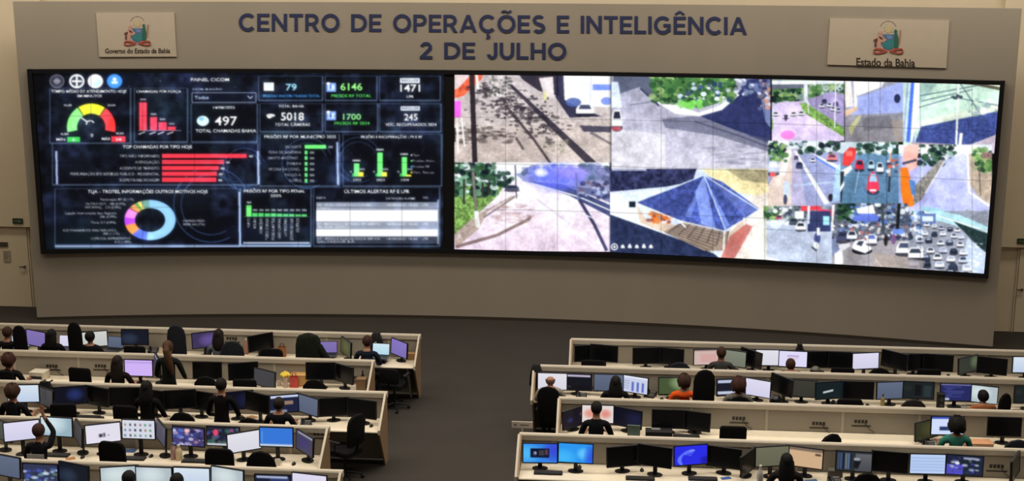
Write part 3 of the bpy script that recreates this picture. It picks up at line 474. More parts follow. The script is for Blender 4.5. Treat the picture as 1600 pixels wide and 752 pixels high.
def feed_highway(c):
    within(c, (1200, 220, 1313, 324)); c.rect(1196, 214, 1318, 330, (140, 146, 176), noise=.07); c.rect(1196, 214, 1318, 238, (206, 216, 226)); c.blobs(1200, 222, 1316, 240, 90, DARKG + [(220, 226, 236), (150, 160, 176)], 2, 6)
    c.poly([(1196, 300), (1226, 238), (1232, 230), (1238, 238), (1240, 330), (1196, 330)], (206, 190, 180), noise=.08); c.poly([(1216, 272), (1232, 232), (1238, 236), (1226, 276)], (232, 226, 222)); c.poly([(1238, 232), (1246, 232), (1260, 324), (1236, 324)], (170, 166, 190))
    c.blobs(1200, 226, 1228, 252, 30, GREENS, 2, 5); c.car(1208, 262, 18, 22, (180, 190, 226), (230, 232, 240)); c.rect(1203, 270, 1212, 276, (200, 80, 80)); c.poly([(1240, 236), (1244, 236), (1296, 318), (1288, 320)], (236, 236, 244)); c.poly([(1262, 236), (1318, 262), (1318, 272), (1275, 244)], (220, 232, 244)); c.line([(1274, 246), (1318, 272)], 3, (90, 120, 190))
    c.ell(1229, 296, 5, 14, (190, 206, 236)); c.ell(1227, 312, 3, 8, (60, 66, 90)); c.car(1249, 258, 11, 10, (60, 66, 100)); c.car(1244, 246, 7, 6, (90, 90, 120)); c.car(1270, 250, 8, 7, (226, 230, 240)); c.car(1300, 246, 16, 12, (206, 120, 120), (90, 60, 80))
    c.line([(1240, 290), (1310, 284)], 3, (180, 200, 232), .6); c.line([(1256, 262), (1280, 258)], 2, (110, 120, 150), .5); c.ell(1298, 309, 4, 6, (40, 36, 40)); c.poly([(1306, 262), (1318, 248), (1318, 312), (1300, 316)], (160, 196, 226), .7)
def feed_red_car(c):
    within(c, (1313, 222, 1404, 322)); c.rect(1308, 216, 1430, 326, (104, 142, 172), grad=(78, 112, 142), noise=.1); c.rect(1308, 216, 1430, 240, (190, 204, 210)); c.blobs(1340, 222, 1428, 240, 60, DARKG + [(216, 226, 230), (110, 170, 190)], 2, 6)
    c.poly([(1318, 240), (1328, 230), (1338, 232), (1336, 248), (1326, 260), (1316, 258)], (210, 62, 60)); c.rect(1322, 236, 1332, 244, (240, 150, 130), .6); c.car(1343, 258, 14, 18, (196, 50, 70)); c.car(1361, 258, 10, 16, (190, 220, 240)); c.car(1375, 262, 11, 18, (236, 240, 244))
    c.ell(1364, 300, 10, 5, (40, 50, 70), .8); c.poly([(1354, 296), (1357, 276), (1364, 267), (1371, 276), (1374, 296), (1364, 303)], (226, 60, 84)); c.poly([(1358, 284), (1361, 272), (1368, 272), (1371, 284)], (150, 190, 220)); c.rect(1359, 296, 1369, 299, (250, 230, 230))
    c.poly([(1312, 268), (1330, 258), (1332, 264), (1320, 276)], (236, 240, 240)); c.line([(1316, 268), (1312, 316)], 6, (40, 44, 50)); c.poly([(1311, 296), (1319, 282), (1319, 290), (1311, 304)], (240, 244, 246)); c.line([(1336, 302), (1342, 266)], 1.4, (180, 206, 220), .7)
    c.line([(1385, 226), (1386, 320)], 1.6, (60, 80, 100)); c.line([(1391, 240), (1389, 300)], 2, (230, 150, 110)); c.blobs(1386, 250, 1404, 275, 16, [(226, 230, 236), (200, 90, 60), (60, 66, 90)], 2, 4); c.line([(1390, 276), (1389, 300)], 3, (40, 44, 60))
def feed_worker(c):
    within(c, (1404, 226, 1550, 344)); c.rect(1398, 220, 1556, 350, (170, 174, 216), noise=.05); c.rect(1398, 220, 1556, 244, (220, 228, 236)); c.blobs(1432, 226, 1492, 258, 80, DARKG + [(150, 170, 170), (226, 230, 236)], 2, 6)
    c.poly([(1430, 290), (1468, 250), (1476, 250), (1440, 312), (1426, 322)], (130, 126, 120), noise=.3); c.poly([(1440, 330), (1480, 250), (1506, 240), (1514, 250), (1524, 300), (1546, 330), (1530, 336)], (176, 180, 222), noise=.05); c.line([(1446, 302), (1476, 252)], 2, (206, 206, 214))
    c.poly([(1512, 240), (1550, 244), (1550, 320), (1532, 312), (1516, 290)], (170, 156, 140), noise=.15); c.blobs(1520, 234, 1550, 268, 60, GREENS, 2, 6); c.line([(1512, 238), (1514, 300), (1546, 322)], 4, (236, 234, 230)); c.line([(1530, 262), (1532, 306)], 1.6, (90, 84, 80)); c.rect(1534, 238, 1550, 248, (150, 110, 110), .8)
    c.poly([(1440, 322), (1452, 324), (1548, 342), (1548, 346), (1440, 330)], (150, 190, 200)); c.blobs(1500, 328, 1548, 340, 22, [(220, 196, 120), (110, 130, 60)], 1.5, 3.4)
    c.ell(1424, 238, 11, 13, (236, 176, 160)); c.poly([(1412, 230), (1436, 226), (1432, 262), (1420, 268), (1410, 250)], (236, 180, 170)); c.line([(1410, 256), (1432, 250)], 4, (70, 72, 90)); c.poly([(1404, 262), (1418, 262), (1424, 286), (1428, 322), (1412, 324), (1408, 300)], (242, 120, 34)); c.poly([(1420, 280), (1430, 284), (1430, 306), (1424, 304)], (80, 130, 190)); c.rect(1400, 240, 1408, 330, (110, 150, 190), .6)
def feed_plaza(c):
    within(c, (1193, 322, 1300, 418)); c.rect(1188, 310, 1306, 420, (186, 194, 214), grad=(168, 176, 190), noise=.06); c.rect(1188, 310, 1306, 345, (120, 130, 140), noise=.4); c.blobs(1190, 318, 1220, 342, 40, GREENS + [(226, 230, 236)], 2, 6); c.blobs(1218, 318, 1260, 350, 60, [(226, 230, 240), (60, 66, 80), (140, 150, 170), (96, 110, 96)], 2, 5)
    c.poly([(1250, 314), (1282, 312), (1282, 328), (1252, 330)], (206, 62, 70)); c.poly([(1276, 326), (1310, 330), (1308, 338), (1278, 334)], (226, 70, 96)); c.rect(1262, 330, 1298, 362, (50, 56, 92)); c.rect(1286, 338, 1296, 352, (150, 200, 240)); c.line([(1264, 316), (1263, 350)], 4, (206, 210, 220)); c.rect(1242, 330, 1256, 342, (232, 240, 246))
    c.car(1240, 346, 14, 10, (70, 80, 90)); c.car(1251, 354, 16, 14, (240, 244, 246), (40, 44, 50)); c.car(1217, 340, 10, 8, (170, 70, 90)); c.ell(1277, 372, 5, 9, (70, 76, 130)); c.ell(1275, 384, 4, 6, (226, 236, 240)); c.line([(1268, 386), (1276, 392)], 3, (70, 72, 80)); c.rect(1276, 356, 1281, 368, (240, 240, 240))
    c.poly([(1196, 346), (1234, 340), (1210, 362)], (210, 220, 232), .7); c.line([(1192, 358), (1238, 360)], 1.2, (110, 120, 140), .8); c.line([(1188, 402), (1216, 408)], 5, (240, 242, 246)); c.rect(1190, 340, 1198, 402, (206, 200, 170), .6)
def feed_crowd(c):
    within(c, (1300, 318, 1419, 430)); c.rect(1294, 312, 1426, 432, (150, 146, 150), noise=.06); c.rect(1294, 318, 1426, 376, (86, 92, 104), noise=.5, ns=3); c.blobs(1310, 320, 1336, 346, 60, DARKG + [(60, 96, 60)], 2, 6); c.blobs(1330, 318, 1420, 352, 90, [(226, 234, 240), (60, 70, 90), (30, 36, 44), (80, 110, 180), (150, 170, 190)], 2, 6)
    c.poly([(1332, 340), (1352, 330), (1374, 338), (1372, 346), (1334, 346)], (90, 110, 190)); c.poly([(1338, 326), (1364, 320), (1368, 334), (1340, 334)], (240, 242, 244), .9); c.blobs(1300, 350, 1420, 376, 90, [(40, 40, 60), (216, 206, 200), (150, 90, 90), (96, 120, 170), (230, 230, 236)], 1.5, 4)
    c.line([(1299, 318), (1294, 404)], 3, (44, 46, 60)); c.line([(1302, 320), (1299, 356)], 5, (226, 214, 206)); c.poly([(1300, 386), (1326, 378), (1330, 384), (1306, 398)], (206, 206, 210)); c.poly([(1294, 378), (1306, 370), (1312, 390), (1298, 404)], (110, 120, 150))
    c.car(1317, 370, 20, 18, (66, 70, 96)); c.car(1331, 368, 16, 16, (210, 216, 226)); c.ell(1347, 392, 16, 6, (30, 30, 36)); c.poly([(1331, 386), (1336, 376), (1350, 374), (1360, 382), (1362, 390), (1352, 396), (1334, 390)], (246, 248, 250)); c.poly([(1338, 382), (1342, 377), (1350, 377), (1346, 385)], (50, 54, 70)); c.car(1362, 374, 16, 18, (220, 228, 240), (80, 100, 170)); c.car(1413, 388, 26, 22, (240, 242, 246), (60, 66, 90))
    c.line([(1379, 316), (1380, 366)], 4, (60, 66, 66)); c.line([(1405, 318), (1402, 360)], 5, (30, 34, 36)); c.ell(1384, 376, 3, 9, (40, 34, 36)); c.ell(1396, 374, 4, 8, (110, 80, 120)); c.rect(1395, 358, 1412, 366, (100, 130, 200)); c.poly([(1304, 396), (1316, 392), (1318, 412), (1304, 416)], (246, 246, 246))
    c.poly([(1320, 392), (1346, 400), (1344, 426), (1316, 422)], (150, 144, 146), .7); c.poly([(1364, 396), (1420, 402), (1420, 430), (1366, 424)], (160, 148, 138), .7, noise=.08); c.line([(1368, 406), (1384, 424)], 2, (206, 196, 186), .7)
def feed_traffic(c):
    within(c, (1419, 330, 1546, 440)); c.rect(1412, 322, 1552, 442, (140, 144, 156), noise=.12); c.poly([(1412, 322), (1440, 324), (1500, 336), (1546, 356), (1544, 368), (1470, 346), (1412, 340)], (170, 206, 212)); c.line([(1440, 330), (1546, 362)], 2, (236, 244, 246)); c.poly([(1490, 346), (1546, 366), (1544, 400), (1516, 372)], (40, 56, 56), noise=.3)
    c.blobs(1398, 326, 1440, 372, 70, [(36, 44, 56), (90, 120, 170), (220, 226, 236), (150, 170, 200), (60, 50, 60)], 2, 6); c.rect(1412, 326, 1422, 376, (60, 70, 90), .7); c.rect(1438, 334, 1462, 352, (90, 110, 160)); c.rect(1441, 338, 1458, 346, (200, 214, 236)); c.poly([(1512, 372), (1542, 396), (1538, 436), (1502, 432), (1506, 396)], (176, 188, 206))
    cols = [(240, 242, 246), (50, 56, 70), (226, 230, 238), (36, 40, 50), (190, 196, 210), (240, 244, 250)]; k = 0
    for r in range(7):
        y = 352 + r * 12; s = .72 + r * .1
        for q in range(5):
            x = 1446 + q * (12.5 + r * 1.6) - r * 4.5 + (r % 2) * 5
            if 1418 < x < 1518 - max(0, r - 4) * 3: c.car(x + RNG.uniform(-2, 2), y + RNG.uniform(-2, 2) + q * 1.5, 12 * s, 10 * s, cols[(k * 5 + r) % 6], [(50, 60, 80), (150, 160, 180)][k % 2]); k += 1
    c.car(1430, 396, 26, 20, (246, 248, 250), (50, 56, 70)); c.poly([(1420, 404), (1446, 408), (1440, 426), (1418, 420)], (150, 140, 140), .7)
    for q in range(24): c.ell(RNG.uniform(1512, 1534), RNG.uniform(380, 430), 3, 1.4, (226, 232, 240), .5)
paint_dashboard(cv)
for fn in (feed_sunny_square, feed_crossroads, feed_avenue, feed_pavilion, feed_median, feed_ramp, feed_underpass, feed_highway, feed_red_car, feed_worker, feed_plaza, feed_crowd, feed_traffic): fn(cv)
cv.clip = None
def soft(a, sig):
    r = int(3 * sig); k = np.exp(-np.arange(-r, r + 1) ** 2 / (2 * sig * sig)); k /= k.sum()
    p = np.pad(a, ((r, r), (0, 0), (0, 0)), 'edge'); a = sum(k[i] * p[i:i + a.shape[0]] for i in range(2 * r + 1))
    p = np.pad(a, ((0, 0), (r, r), (0, 0)), 'edge'); return sum(k[i] * p[:, i:i + a.shape[1]] for i in range(2 * r + 1))
def finish():
    k = int((704 - cv.x0) * cv.S); a = np.clip(cv.a[:, k:], 0, 1)
    n = vnoise(a.shape[:2], 4)[..., None]; m = vnoise(a.shape[:2], 16)[..., None]; l = vnoise(a.shape[:2], 60)[..., None]
    a = a ** .88 * (.76 + .16 * n + .18 * m + .18 * l); a = np.clip((a - .5) * 1.2 + .495, 0, 1)
    a = a + .32 * soft(np.clip(a - .66, 0, 1), 9) * np.array([1, 1.02, 1.1]); cv.a[:, k:] = np.clip(.96 * a + .04 * np.array([.8, .86, 1.0]), 0, 1)  # bloom: blurred highlights painted back into the camera pictures
    b = np.clip(cv.a[:, :k], 0, 1); g = vnoise(b.shape[:2], 90)[..., None] * vnoise(b.shape[:2], 26)[..., None]; h = vnoise(b.shape[:2], 70)[..., None]
    b = b + 1.5 * np.clip(g - .2, 0, 1) * (h * np.array([.16, .24, .26]) + (1 - h) * np.array([.17, .18, .36])) + .45 * soft(np.clip(b - .3, 0, 1), 7); cv.a[:, :k] = np.clip(b, 0, 1)  # bluish haze and bloom painted over the dashboard
finish(); cv.blur(1.4)

# ------------------------------------------------------------------ the video wall: a curved frame carrying one dashboard and thirteen camera pictures
XA, XB, ZA, ZB = -12.935, 8.04, 1.585, 5.765
vw = thing('video_wall', 'huge curved video wall with dark dashboard and street camera pictures on the grey wall', 'video wall', arc_pt((XA + XB) / 2, ZA, .06))
VWI = Matrix.Translation(-Vector(vw.location))
def on_vw(name, me): me.transform(VWI); return link(name, me, vw)
def curved_bar(x0, x1, z0, z1, o0, o1, n=60):
    R = []
    for i in range(n + 1):
        X = x0 + (x1 - x0) * i / n; R.append([arc_pt(X, z0, o0), arc_pt(X, z1, o0), arc_pt(X, z1, o1), arc_pt(X, z0, o1)])
    return R
b = MB(); b.loops(curved_bar(XA, XB, ZB - .085, ZB, .002, .13)); b.loops(curved_bar(XA, XB, ZA, ZA + .1, .002, .13)); b.loops(curved_bar(XA, XA + .1, ZA, ZB, .002, .13, 2)); b.loops(curved_bar(XB - .09, XB, ZA, ZB, .002, .13, 2))
on_vw('frame', b.mesh('frame', M_BLACK)); b = MB().loops(curved_bar(XA + .05, XB - .05, ZA + .05, ZB - .05, .002, .085)); on_vw('backing', b.mesh('backing', M_BLACK))
SCR = screen_mat()
def screen_part(name, qs, step=1.0, label=None):
    """qs: the four corners in the photograph (top-left, top-right, bottom-right, bottom-left)"""
    (ax, ay), (bx, by), (cx, cy), (dx, dy) = qs; nc = int((bx - ax) / step) + 1; nr = int((dy - ay) / step) + 1
    U, V = np.meshgrid(np.linspace(0, 1, nc), np.linspace(0, 1, nr))
    px = (ax * (1 - U) + bx * U) * (1 - V) + (dx * (1 - U) + cx * U) * V; py = (ay * (1 - U) + by * U) * (1 - V) + (dy * (1 - U) + cy * U) * V
    C = cv.sample(px, py); P = wall_hit(px, py, .1)
    for seam in range(45, 1580, 81): C *= (1 - .2 * np.exp(-((px - seam - 16) / .7) ** 2))[..., None]
    zz = P[..., 2]
    for s in (1, 2, 3): C *= (1 - .18 * np.exp(-((zz - (ZA + (ZB - ZA) * s / 4)) / .011) ** 2))[..., None]
    o = on_vw(name, picture_mesh(name, P, C, SCR))
    if label: o['label'] = label
screen_part('dashboard_display', [(52, 113), (694, 115), (692, 389), (72, 390)], label='dark blue statistics dashboard with gauges and bars')
FEEDS = [([(710, 117), (954, 119), (953, 254), (709, 252)], 'sunlit square with tree shadows'), ([(954, 119), (1204, 122), (1203, 265), (953, 263)], 'grey crossroads with green trees'), ([(709, 252), (953, 254), (951, 394), (709, 391)], 'pale avenue with grass verge'), ([(953, 263), (1203, 265), (1197, 406), (951, 394)], 'blue transparent pavilion'),
         ([(1204, 123), (1320, 126), (1314, 222), (1203, 219)], 'road with green median'), ([(1320, 126), (1412, 129), (1406, 226), (1314, 222)], 'grey ramp'), ([(1412, 129), (1565, 132), (1557, 239), (1406, 226)], 'pale green underpass'),
         ([(1203, 219), (1314, 222), (1309, 324), (1200, 318)], 'highway with white barrier'), ([(1314, 222), (1406, 226), (1404, 326), (1309, 324)], 'red car on blue road'), ([(1406, 226), (1557, 239), (1549, 344), (1404, 326)], 'worker in orange beside a lilac road'),
         ([(1200, 318), (1309, 324), (1300, 416), (1196, 406)], 'grey plaza with red awning'), ([(1309, 324), (1404, 326), (1419, 425), (1300, 416)], 'crowd and white car'), ([(1404, 326), (1549, 344), (1537, 429), (1419, 425)], 'traffic jam of white cars')]
for q, lb in FEEDS: screen_part('camera_feed', q, 1.0, 'camera picture of ' + lb)

# ------------------------------------------------------------------ headline letters and the two crest boards on the grey wall
def stroke_glyph(ch):
    """bold geometric capital: list of polygons in a box one unit high; and its width"""
    w = .2; S = []; arc = lambda cx, cy, rx, ry, a0, a1, n=22: [[(cx + rx * math.cos(math.radians(a0 + (a1 - a0) * i / n)), cy + ry * math.sin(math.radians(a0 + (a1 - a0) * i / n))) for i in range(n + 1)], [(cx + (rx - w) * math.cos(math.radians(a0 + (a1 - a0) * i / n)), cy + (ry - w) * math.sin(math.radians(a0 + (a1 - a0) * i / n))) for i in range(n + 1)]]
    def A(*k):
        o, i = arc(*k)
        for q in range(len(o) - 1): S.append([o[q], o[q + 1], i[q + 1], i[q]])
    def R(x0, y0, x1, y1): S.append([(x0, y0), (x1, y0), (x1, y1), (x0, y1)])
    def L(xa, ya, xb, yb, q=None):
        q = q or w; l = math.hypot(xb - xa, yb - ya); nx, ny = -(yb - ya) / l * q / 2, (xb - xa) / l * q / 2; S.append([(xa + nx, ya + ny), (xb + nx, yb + ny), (xb - nx, yb - ny), (xa - nx, ya - ny)])
    base = {'Ç': 'C', 'Õ': 'O', 'Ê': 'E'}.get(ch, ch)
    if base == 'C': A(.52, .5, .52, .52, 42, 318); W_ = .95
    if base == 'G': A(.52, .5, .52, .52, 42, 330); R(.78, .14, .98, .55); R(.56, .42, .98, .58); W_ = 1.02
    if base == 'O': A(.53, .5, .53, .52, 0, 360, 36); W_ = 1.06
    if base == 'E': R(0, 0, .2, 1); R(0, 0, .72, .18); R(0, .41, .66, .59); R(0, .82, .72, 1); W_ = .72
    if base == 'N': R(0, 0, .2, 1); R(.7, 0, .9, 1); S.append([(0, 1), (.2, 1), (.9, .06), (.9, 0), (.72, 0), (0, .94)]); W_ = .9
    if base == 'T': R(0, .81, .8, 1); R(.3, 0, .5, 1); W_ = .8
    if base in 'RP':
        R(0, 0, .2, 1); R(0, .82, .45, 1); R(0, .34, .45, .51); A(.45, .67, .33, .33, -90, 90, 14); W_ = .78
        if base == 'R': S.append([(.36, .36), (.56, .4), (.82, 0), (.59, 0)]); W_ = .82
    if base == 'D': R(0, 0, .2, 1); R(0, .81, .42, 1); R(0, 0, .42, .19); A(.42, .5, .5, .5, -90, 90); W_ = .92
    if base == 'A': S.append([(.4, 1), (.6, 1), (.21, 0), (0, 0)]); S.append([(.4, 1), (.6, 1), (1, 0), (.79, 0)]); R(.2, .2, .8, .37); W_ = 1.0
    if base == 'S': A(.38, .715, .36, .305, 35, 270, 16); A(.38, .285, .38, .305, -145, 90, 16); W_ = .76
    if base == 'I': R(0, 0, .2, 1); W_ = .2
    if base == 'L': R(0, 0, .2, 1); R(0, 0, .68, .19); W_ = .68
    if base == 'J': R(.4, .3, .6, 1); A(.3, .3, .3, .32, 180, 360, 14); W_ = .6
    if base == 'U': R(0, .4, .2, 1); R(.64, .4, .84, 1); A(.42, .41, .42, .43, 180, 360, 18); W_ = .84
    if base == 'H': R(0, 0, .2, 1); R(.66, 0, .86, 1); R(0, .41, .86, .59); W_ = .86
    if base == '2': A(.36, .68, .34, .34, -20, 165, 16); L(.6, .62, .12, .12, .2); R(0, 0, .72, .18); W_ = .72
    if ch == 'Ç': L(.54, .02, .5, -.16, .13); A(.5, -.24, .17, .13, -120, 90, 8)
    if ch == 'Õ': L(.24, 1.16, .4, 1.24, .11); L(.4, 1.24, .64, 1.15, .11); L(.64, 1.15, .8, 1.25, .11)
    if ch == 'Ê': L(.1, 1.1, .36, 1.28, .13); L(.36, 1.28, .62, 1.1, .13)
    return S, W_
def wall_poly(mb, pts, o0, o1):
    """pts: N x 2 photograph pixels -> a thin solid on the curved wall"""
    P = np.array(pts); a = wall_hit(P[:, 0], P[:, 1], o0); b_ = wall_hit(P[:, 0], P[:, 1], o1); mb.loops([[tuple(p) for p in a], [tuple(p) for p in b_]])
M_NAVY = mat('navy_blue_vinyl', (50, 56, 92), .6, .04, 3)
def headline(text, x0, x1, ys, cap, label):
    t = thing('wall_lettering', label, 'lettering', tuple(wall_hit((x0 + x1) / 2, ys[1], .02))); I = Matrix.Translation(-Vector(t.location))
    G = [(c, *stroke_glyph(c)) if c != ' ' else (c, [], .42) for c in text]; tot = sum(g[2] for g in G) + .13 * (len(G) - 1); k = (x1 - x0) / tot; u = 0
    def base(x): q = (x - x0) / (x1 - x0); return ys[0] * (1 - q) * (1 - 2 * q) + ys[1] * 4 * q * (1 - q) + ys[2] * q * (2 * q - 1)
    for c, S, w_ in G:
        if S:
            mb = MB()
            for n_, pl in enumerate(S): wall_poly(mb, [(x0 + (u + a) * k, base(x0 + (u + a) * k) - b_ * cap) for a, b_ in pl], .001, .014 + .0004 * n_)
            me = mb.mesh('letter', M_NAVY); me.transform(I); link('letter', me, t)
        u += w_ + .13
headline('CENTRO DE OPERAÇÕES E INTELIGÊNCIA', 373, 1167, (48.6, 51, 54.4), 27.5, 'navy blue headline reading CENTRO DE OPERAÇÕES E INTELIGÊNCIA high on the grey wall')
headline('2 DE JULHO', 656, 885, (92, 92.6, 93.2), 26, 'navy blue second line reading 2 DE JULHO above the video wall')

def crest_board(quad, ec, es, text, tx, ty, tw, th, label):
    """quad in the photograph; ec emblem centre, es its size"""
    c0 = wall_hit(sum(p[0] for p in quad) / 4, sum(p[1] for p in quad) / 4, .03); t = thing('crest_board', label, 'sign', tuple(c0)); I = Matrix.Translation(-Vector(t.location))
    def part(name, mb, m): me = mb.mesh(name, m); me.transform(I); return link(name, me, t)
    mb = MB(); n = 8; (ax, ay), (bx, by), (cx, cy), (dx, dy) = quad; top = [(ax + (bx - ax) * i / n, ay + (by - ay) * i / n) for i in range(n + 1)]; bot = [(dx + (cx - dx) * i / n, dy + (cy - dy) * i / n) for i in range(n + 1)]
    rings = []
    for p, q in zip(top, bot):
        f0, b0, f1, b1 = wall_hit(p[0], p[1], .03), wall_hit(p[0], p[1], .001), wall_hit(q[0], q[1], .03), wall_hit(q[0], q[1], .001); rings.append([tuple(f0), tuple(b0), tuple(b1), tuple(f1)])
    mb.loops(rings); part('board', mb, mat('off_white_board', (199, 184, 164), .7, .02, 5))
    ex, ey = ec
    def E(pts): return [(ex + x * es, ey - y * es) for x, y in pts]
    circ = lambda x, y, rx, ry, n_=20, a0=0, a1=360: [(x + rx * math.cos(math.radians(a0 + (a1 - a0) * i / n_)), y + ry * math.sin(math.radians(a0 + (a1 - a0) * i / n_))) for i in range(n_ + (0 if a1 - a0 == 360 else 1))]
    em = link('emblem', None, t)
    def shape(name, rgb, *polys, o=.034):
        mb = MB()
        for i, pl in enumerate(polys): wall_poly(mb, E(pl), .031, o + .0005 * i)
        me = mb.mesh(name, mat('crest_' + name, rgb, .7)); me.transform(I); link(name, me, em)
    ringp = lambda r0, r1, a0, a1: circ(0, .5, r1, r1, 16, a0, a1) + circ(0, .5, r0, r0, 16, a1, a0)
    shape('sun_ring', (150, 128, 104), ringp(.45, .49, 20, 70), ringp(.45, .49, 75, 110), ringp(.45, .49, 115, 160))
    star = [(.27 * (1 if k % 2 == 0 else .62) * math.cos(k * PI / 8 + .2), .48 + .27 * (1 if k % 2 == 0 else .62) * math.sin(k * PI / 8 + .2)) for k in range(16)]
    shape('star', (204, 186, 140), star, o=.036)
    shape('shield', (88, 122, 148), [(-.38, .2), (.38, .2), (.4, -.35), (.3, -.6), (0, -.72), (-.3, -.6), (-.4, -.35)], o=.037)
    shape('sail', (60, 134, 140), [(-.3, -.2), (.32, -.1), (.34, -.55), (0, -.66), (-.3, -.5)], o=.04); shape('sky', (120, 140, 190), [(-.1, .14), (.24, .12), (.2, -.1), (-.05, -.06)], o=.042)
    shape('working_figure', (206, 158, 140), circ(-.46, .3, .1, .1), [(-.58, .18), (-.36, .2), (-.2, -.18), (-.3, -.3), (-.62, -.1)], [(-.62, -.1), (-.4, -.2), (-.5, -.62), (-.66, -.6)], [(-.4, -.2), (-.18, -.22), (-.1, -.1), (-.34, .02)], o=.044)
    shape('anvil', (112, 60, 56), [(-.84, -.1), (-.62, -.02), (-.62, -.12), (-.7, -.2), (-.68, -.5), (-.8, -.5), (-.78, -.2), (-.86, -.16)], [(-.56, .1), (-.36, .02), (-.3, -.12), (-.5, -.06)], o=.046)
    shape('robed_figure', (52, 104, 84), [(.36, .3), (.5, .3), (.62, -.2), (.56, -.66), (.34, -.6), (.34, -.1)], circ(.42, .38, .09, .1), o=.045)
    shape('flagpole', (170, 120, 100), [(.68, .46), (.73, .46), (.66, -.3), (.58, -.4)], o=.047)
    rb = []
    for s in (-1, 1):
        rb += [[(s * .05, -.74), (s * .4, -.62), (s * .78, -.6), (s * .86, -.72), (s * .72, -.7), (s * .44, -.74), (s * .1, -.84)], [(s * .86, -.7), (s * .86, -.9), (s * .6, -.96), (s * .16, -.86), (s * .14, -.78), (s * .62, -.86), (s * .76, -.82)]]
    shape('ribbon', (176, 84, 70), *rb, o=.048)
    v, tr = glyphs(text, .028); ww = v[:, 0].max(); mb = MB(); slope = (by - ay) / (bx - ax)
    X = tx - tw / 2 + v[:, 0] / ww * tw; Y = ty - v[:, 1] / CAP * th + (X - tx) * slope; P = wall_hit(X, Y, .033); mb.add([tuple(p) for p in P], tr); part('lettering', mb, mat('brown_black_print', (66, 56, 46), .7))
crest_board([(150, 20), (272, 19.5), (276, 88.5), (155, 89)], (214.5, 49), 24, 'Governo do Estado da Bahia', 215, 83.2, 102, 7.4, 'off white board with state crest reading Governo do Estado da Bahia above the dashboard')
crest_board([(1297, 28.5), (1483.5, 32), (1478.5, 106.5), (1292.5, 101)], (1388, 59), 27, 'Estado da Bahia', 1384, 103.6, 92, 12.2, 'off white board with state crest reading Estado da Bahia above the camera pictures')
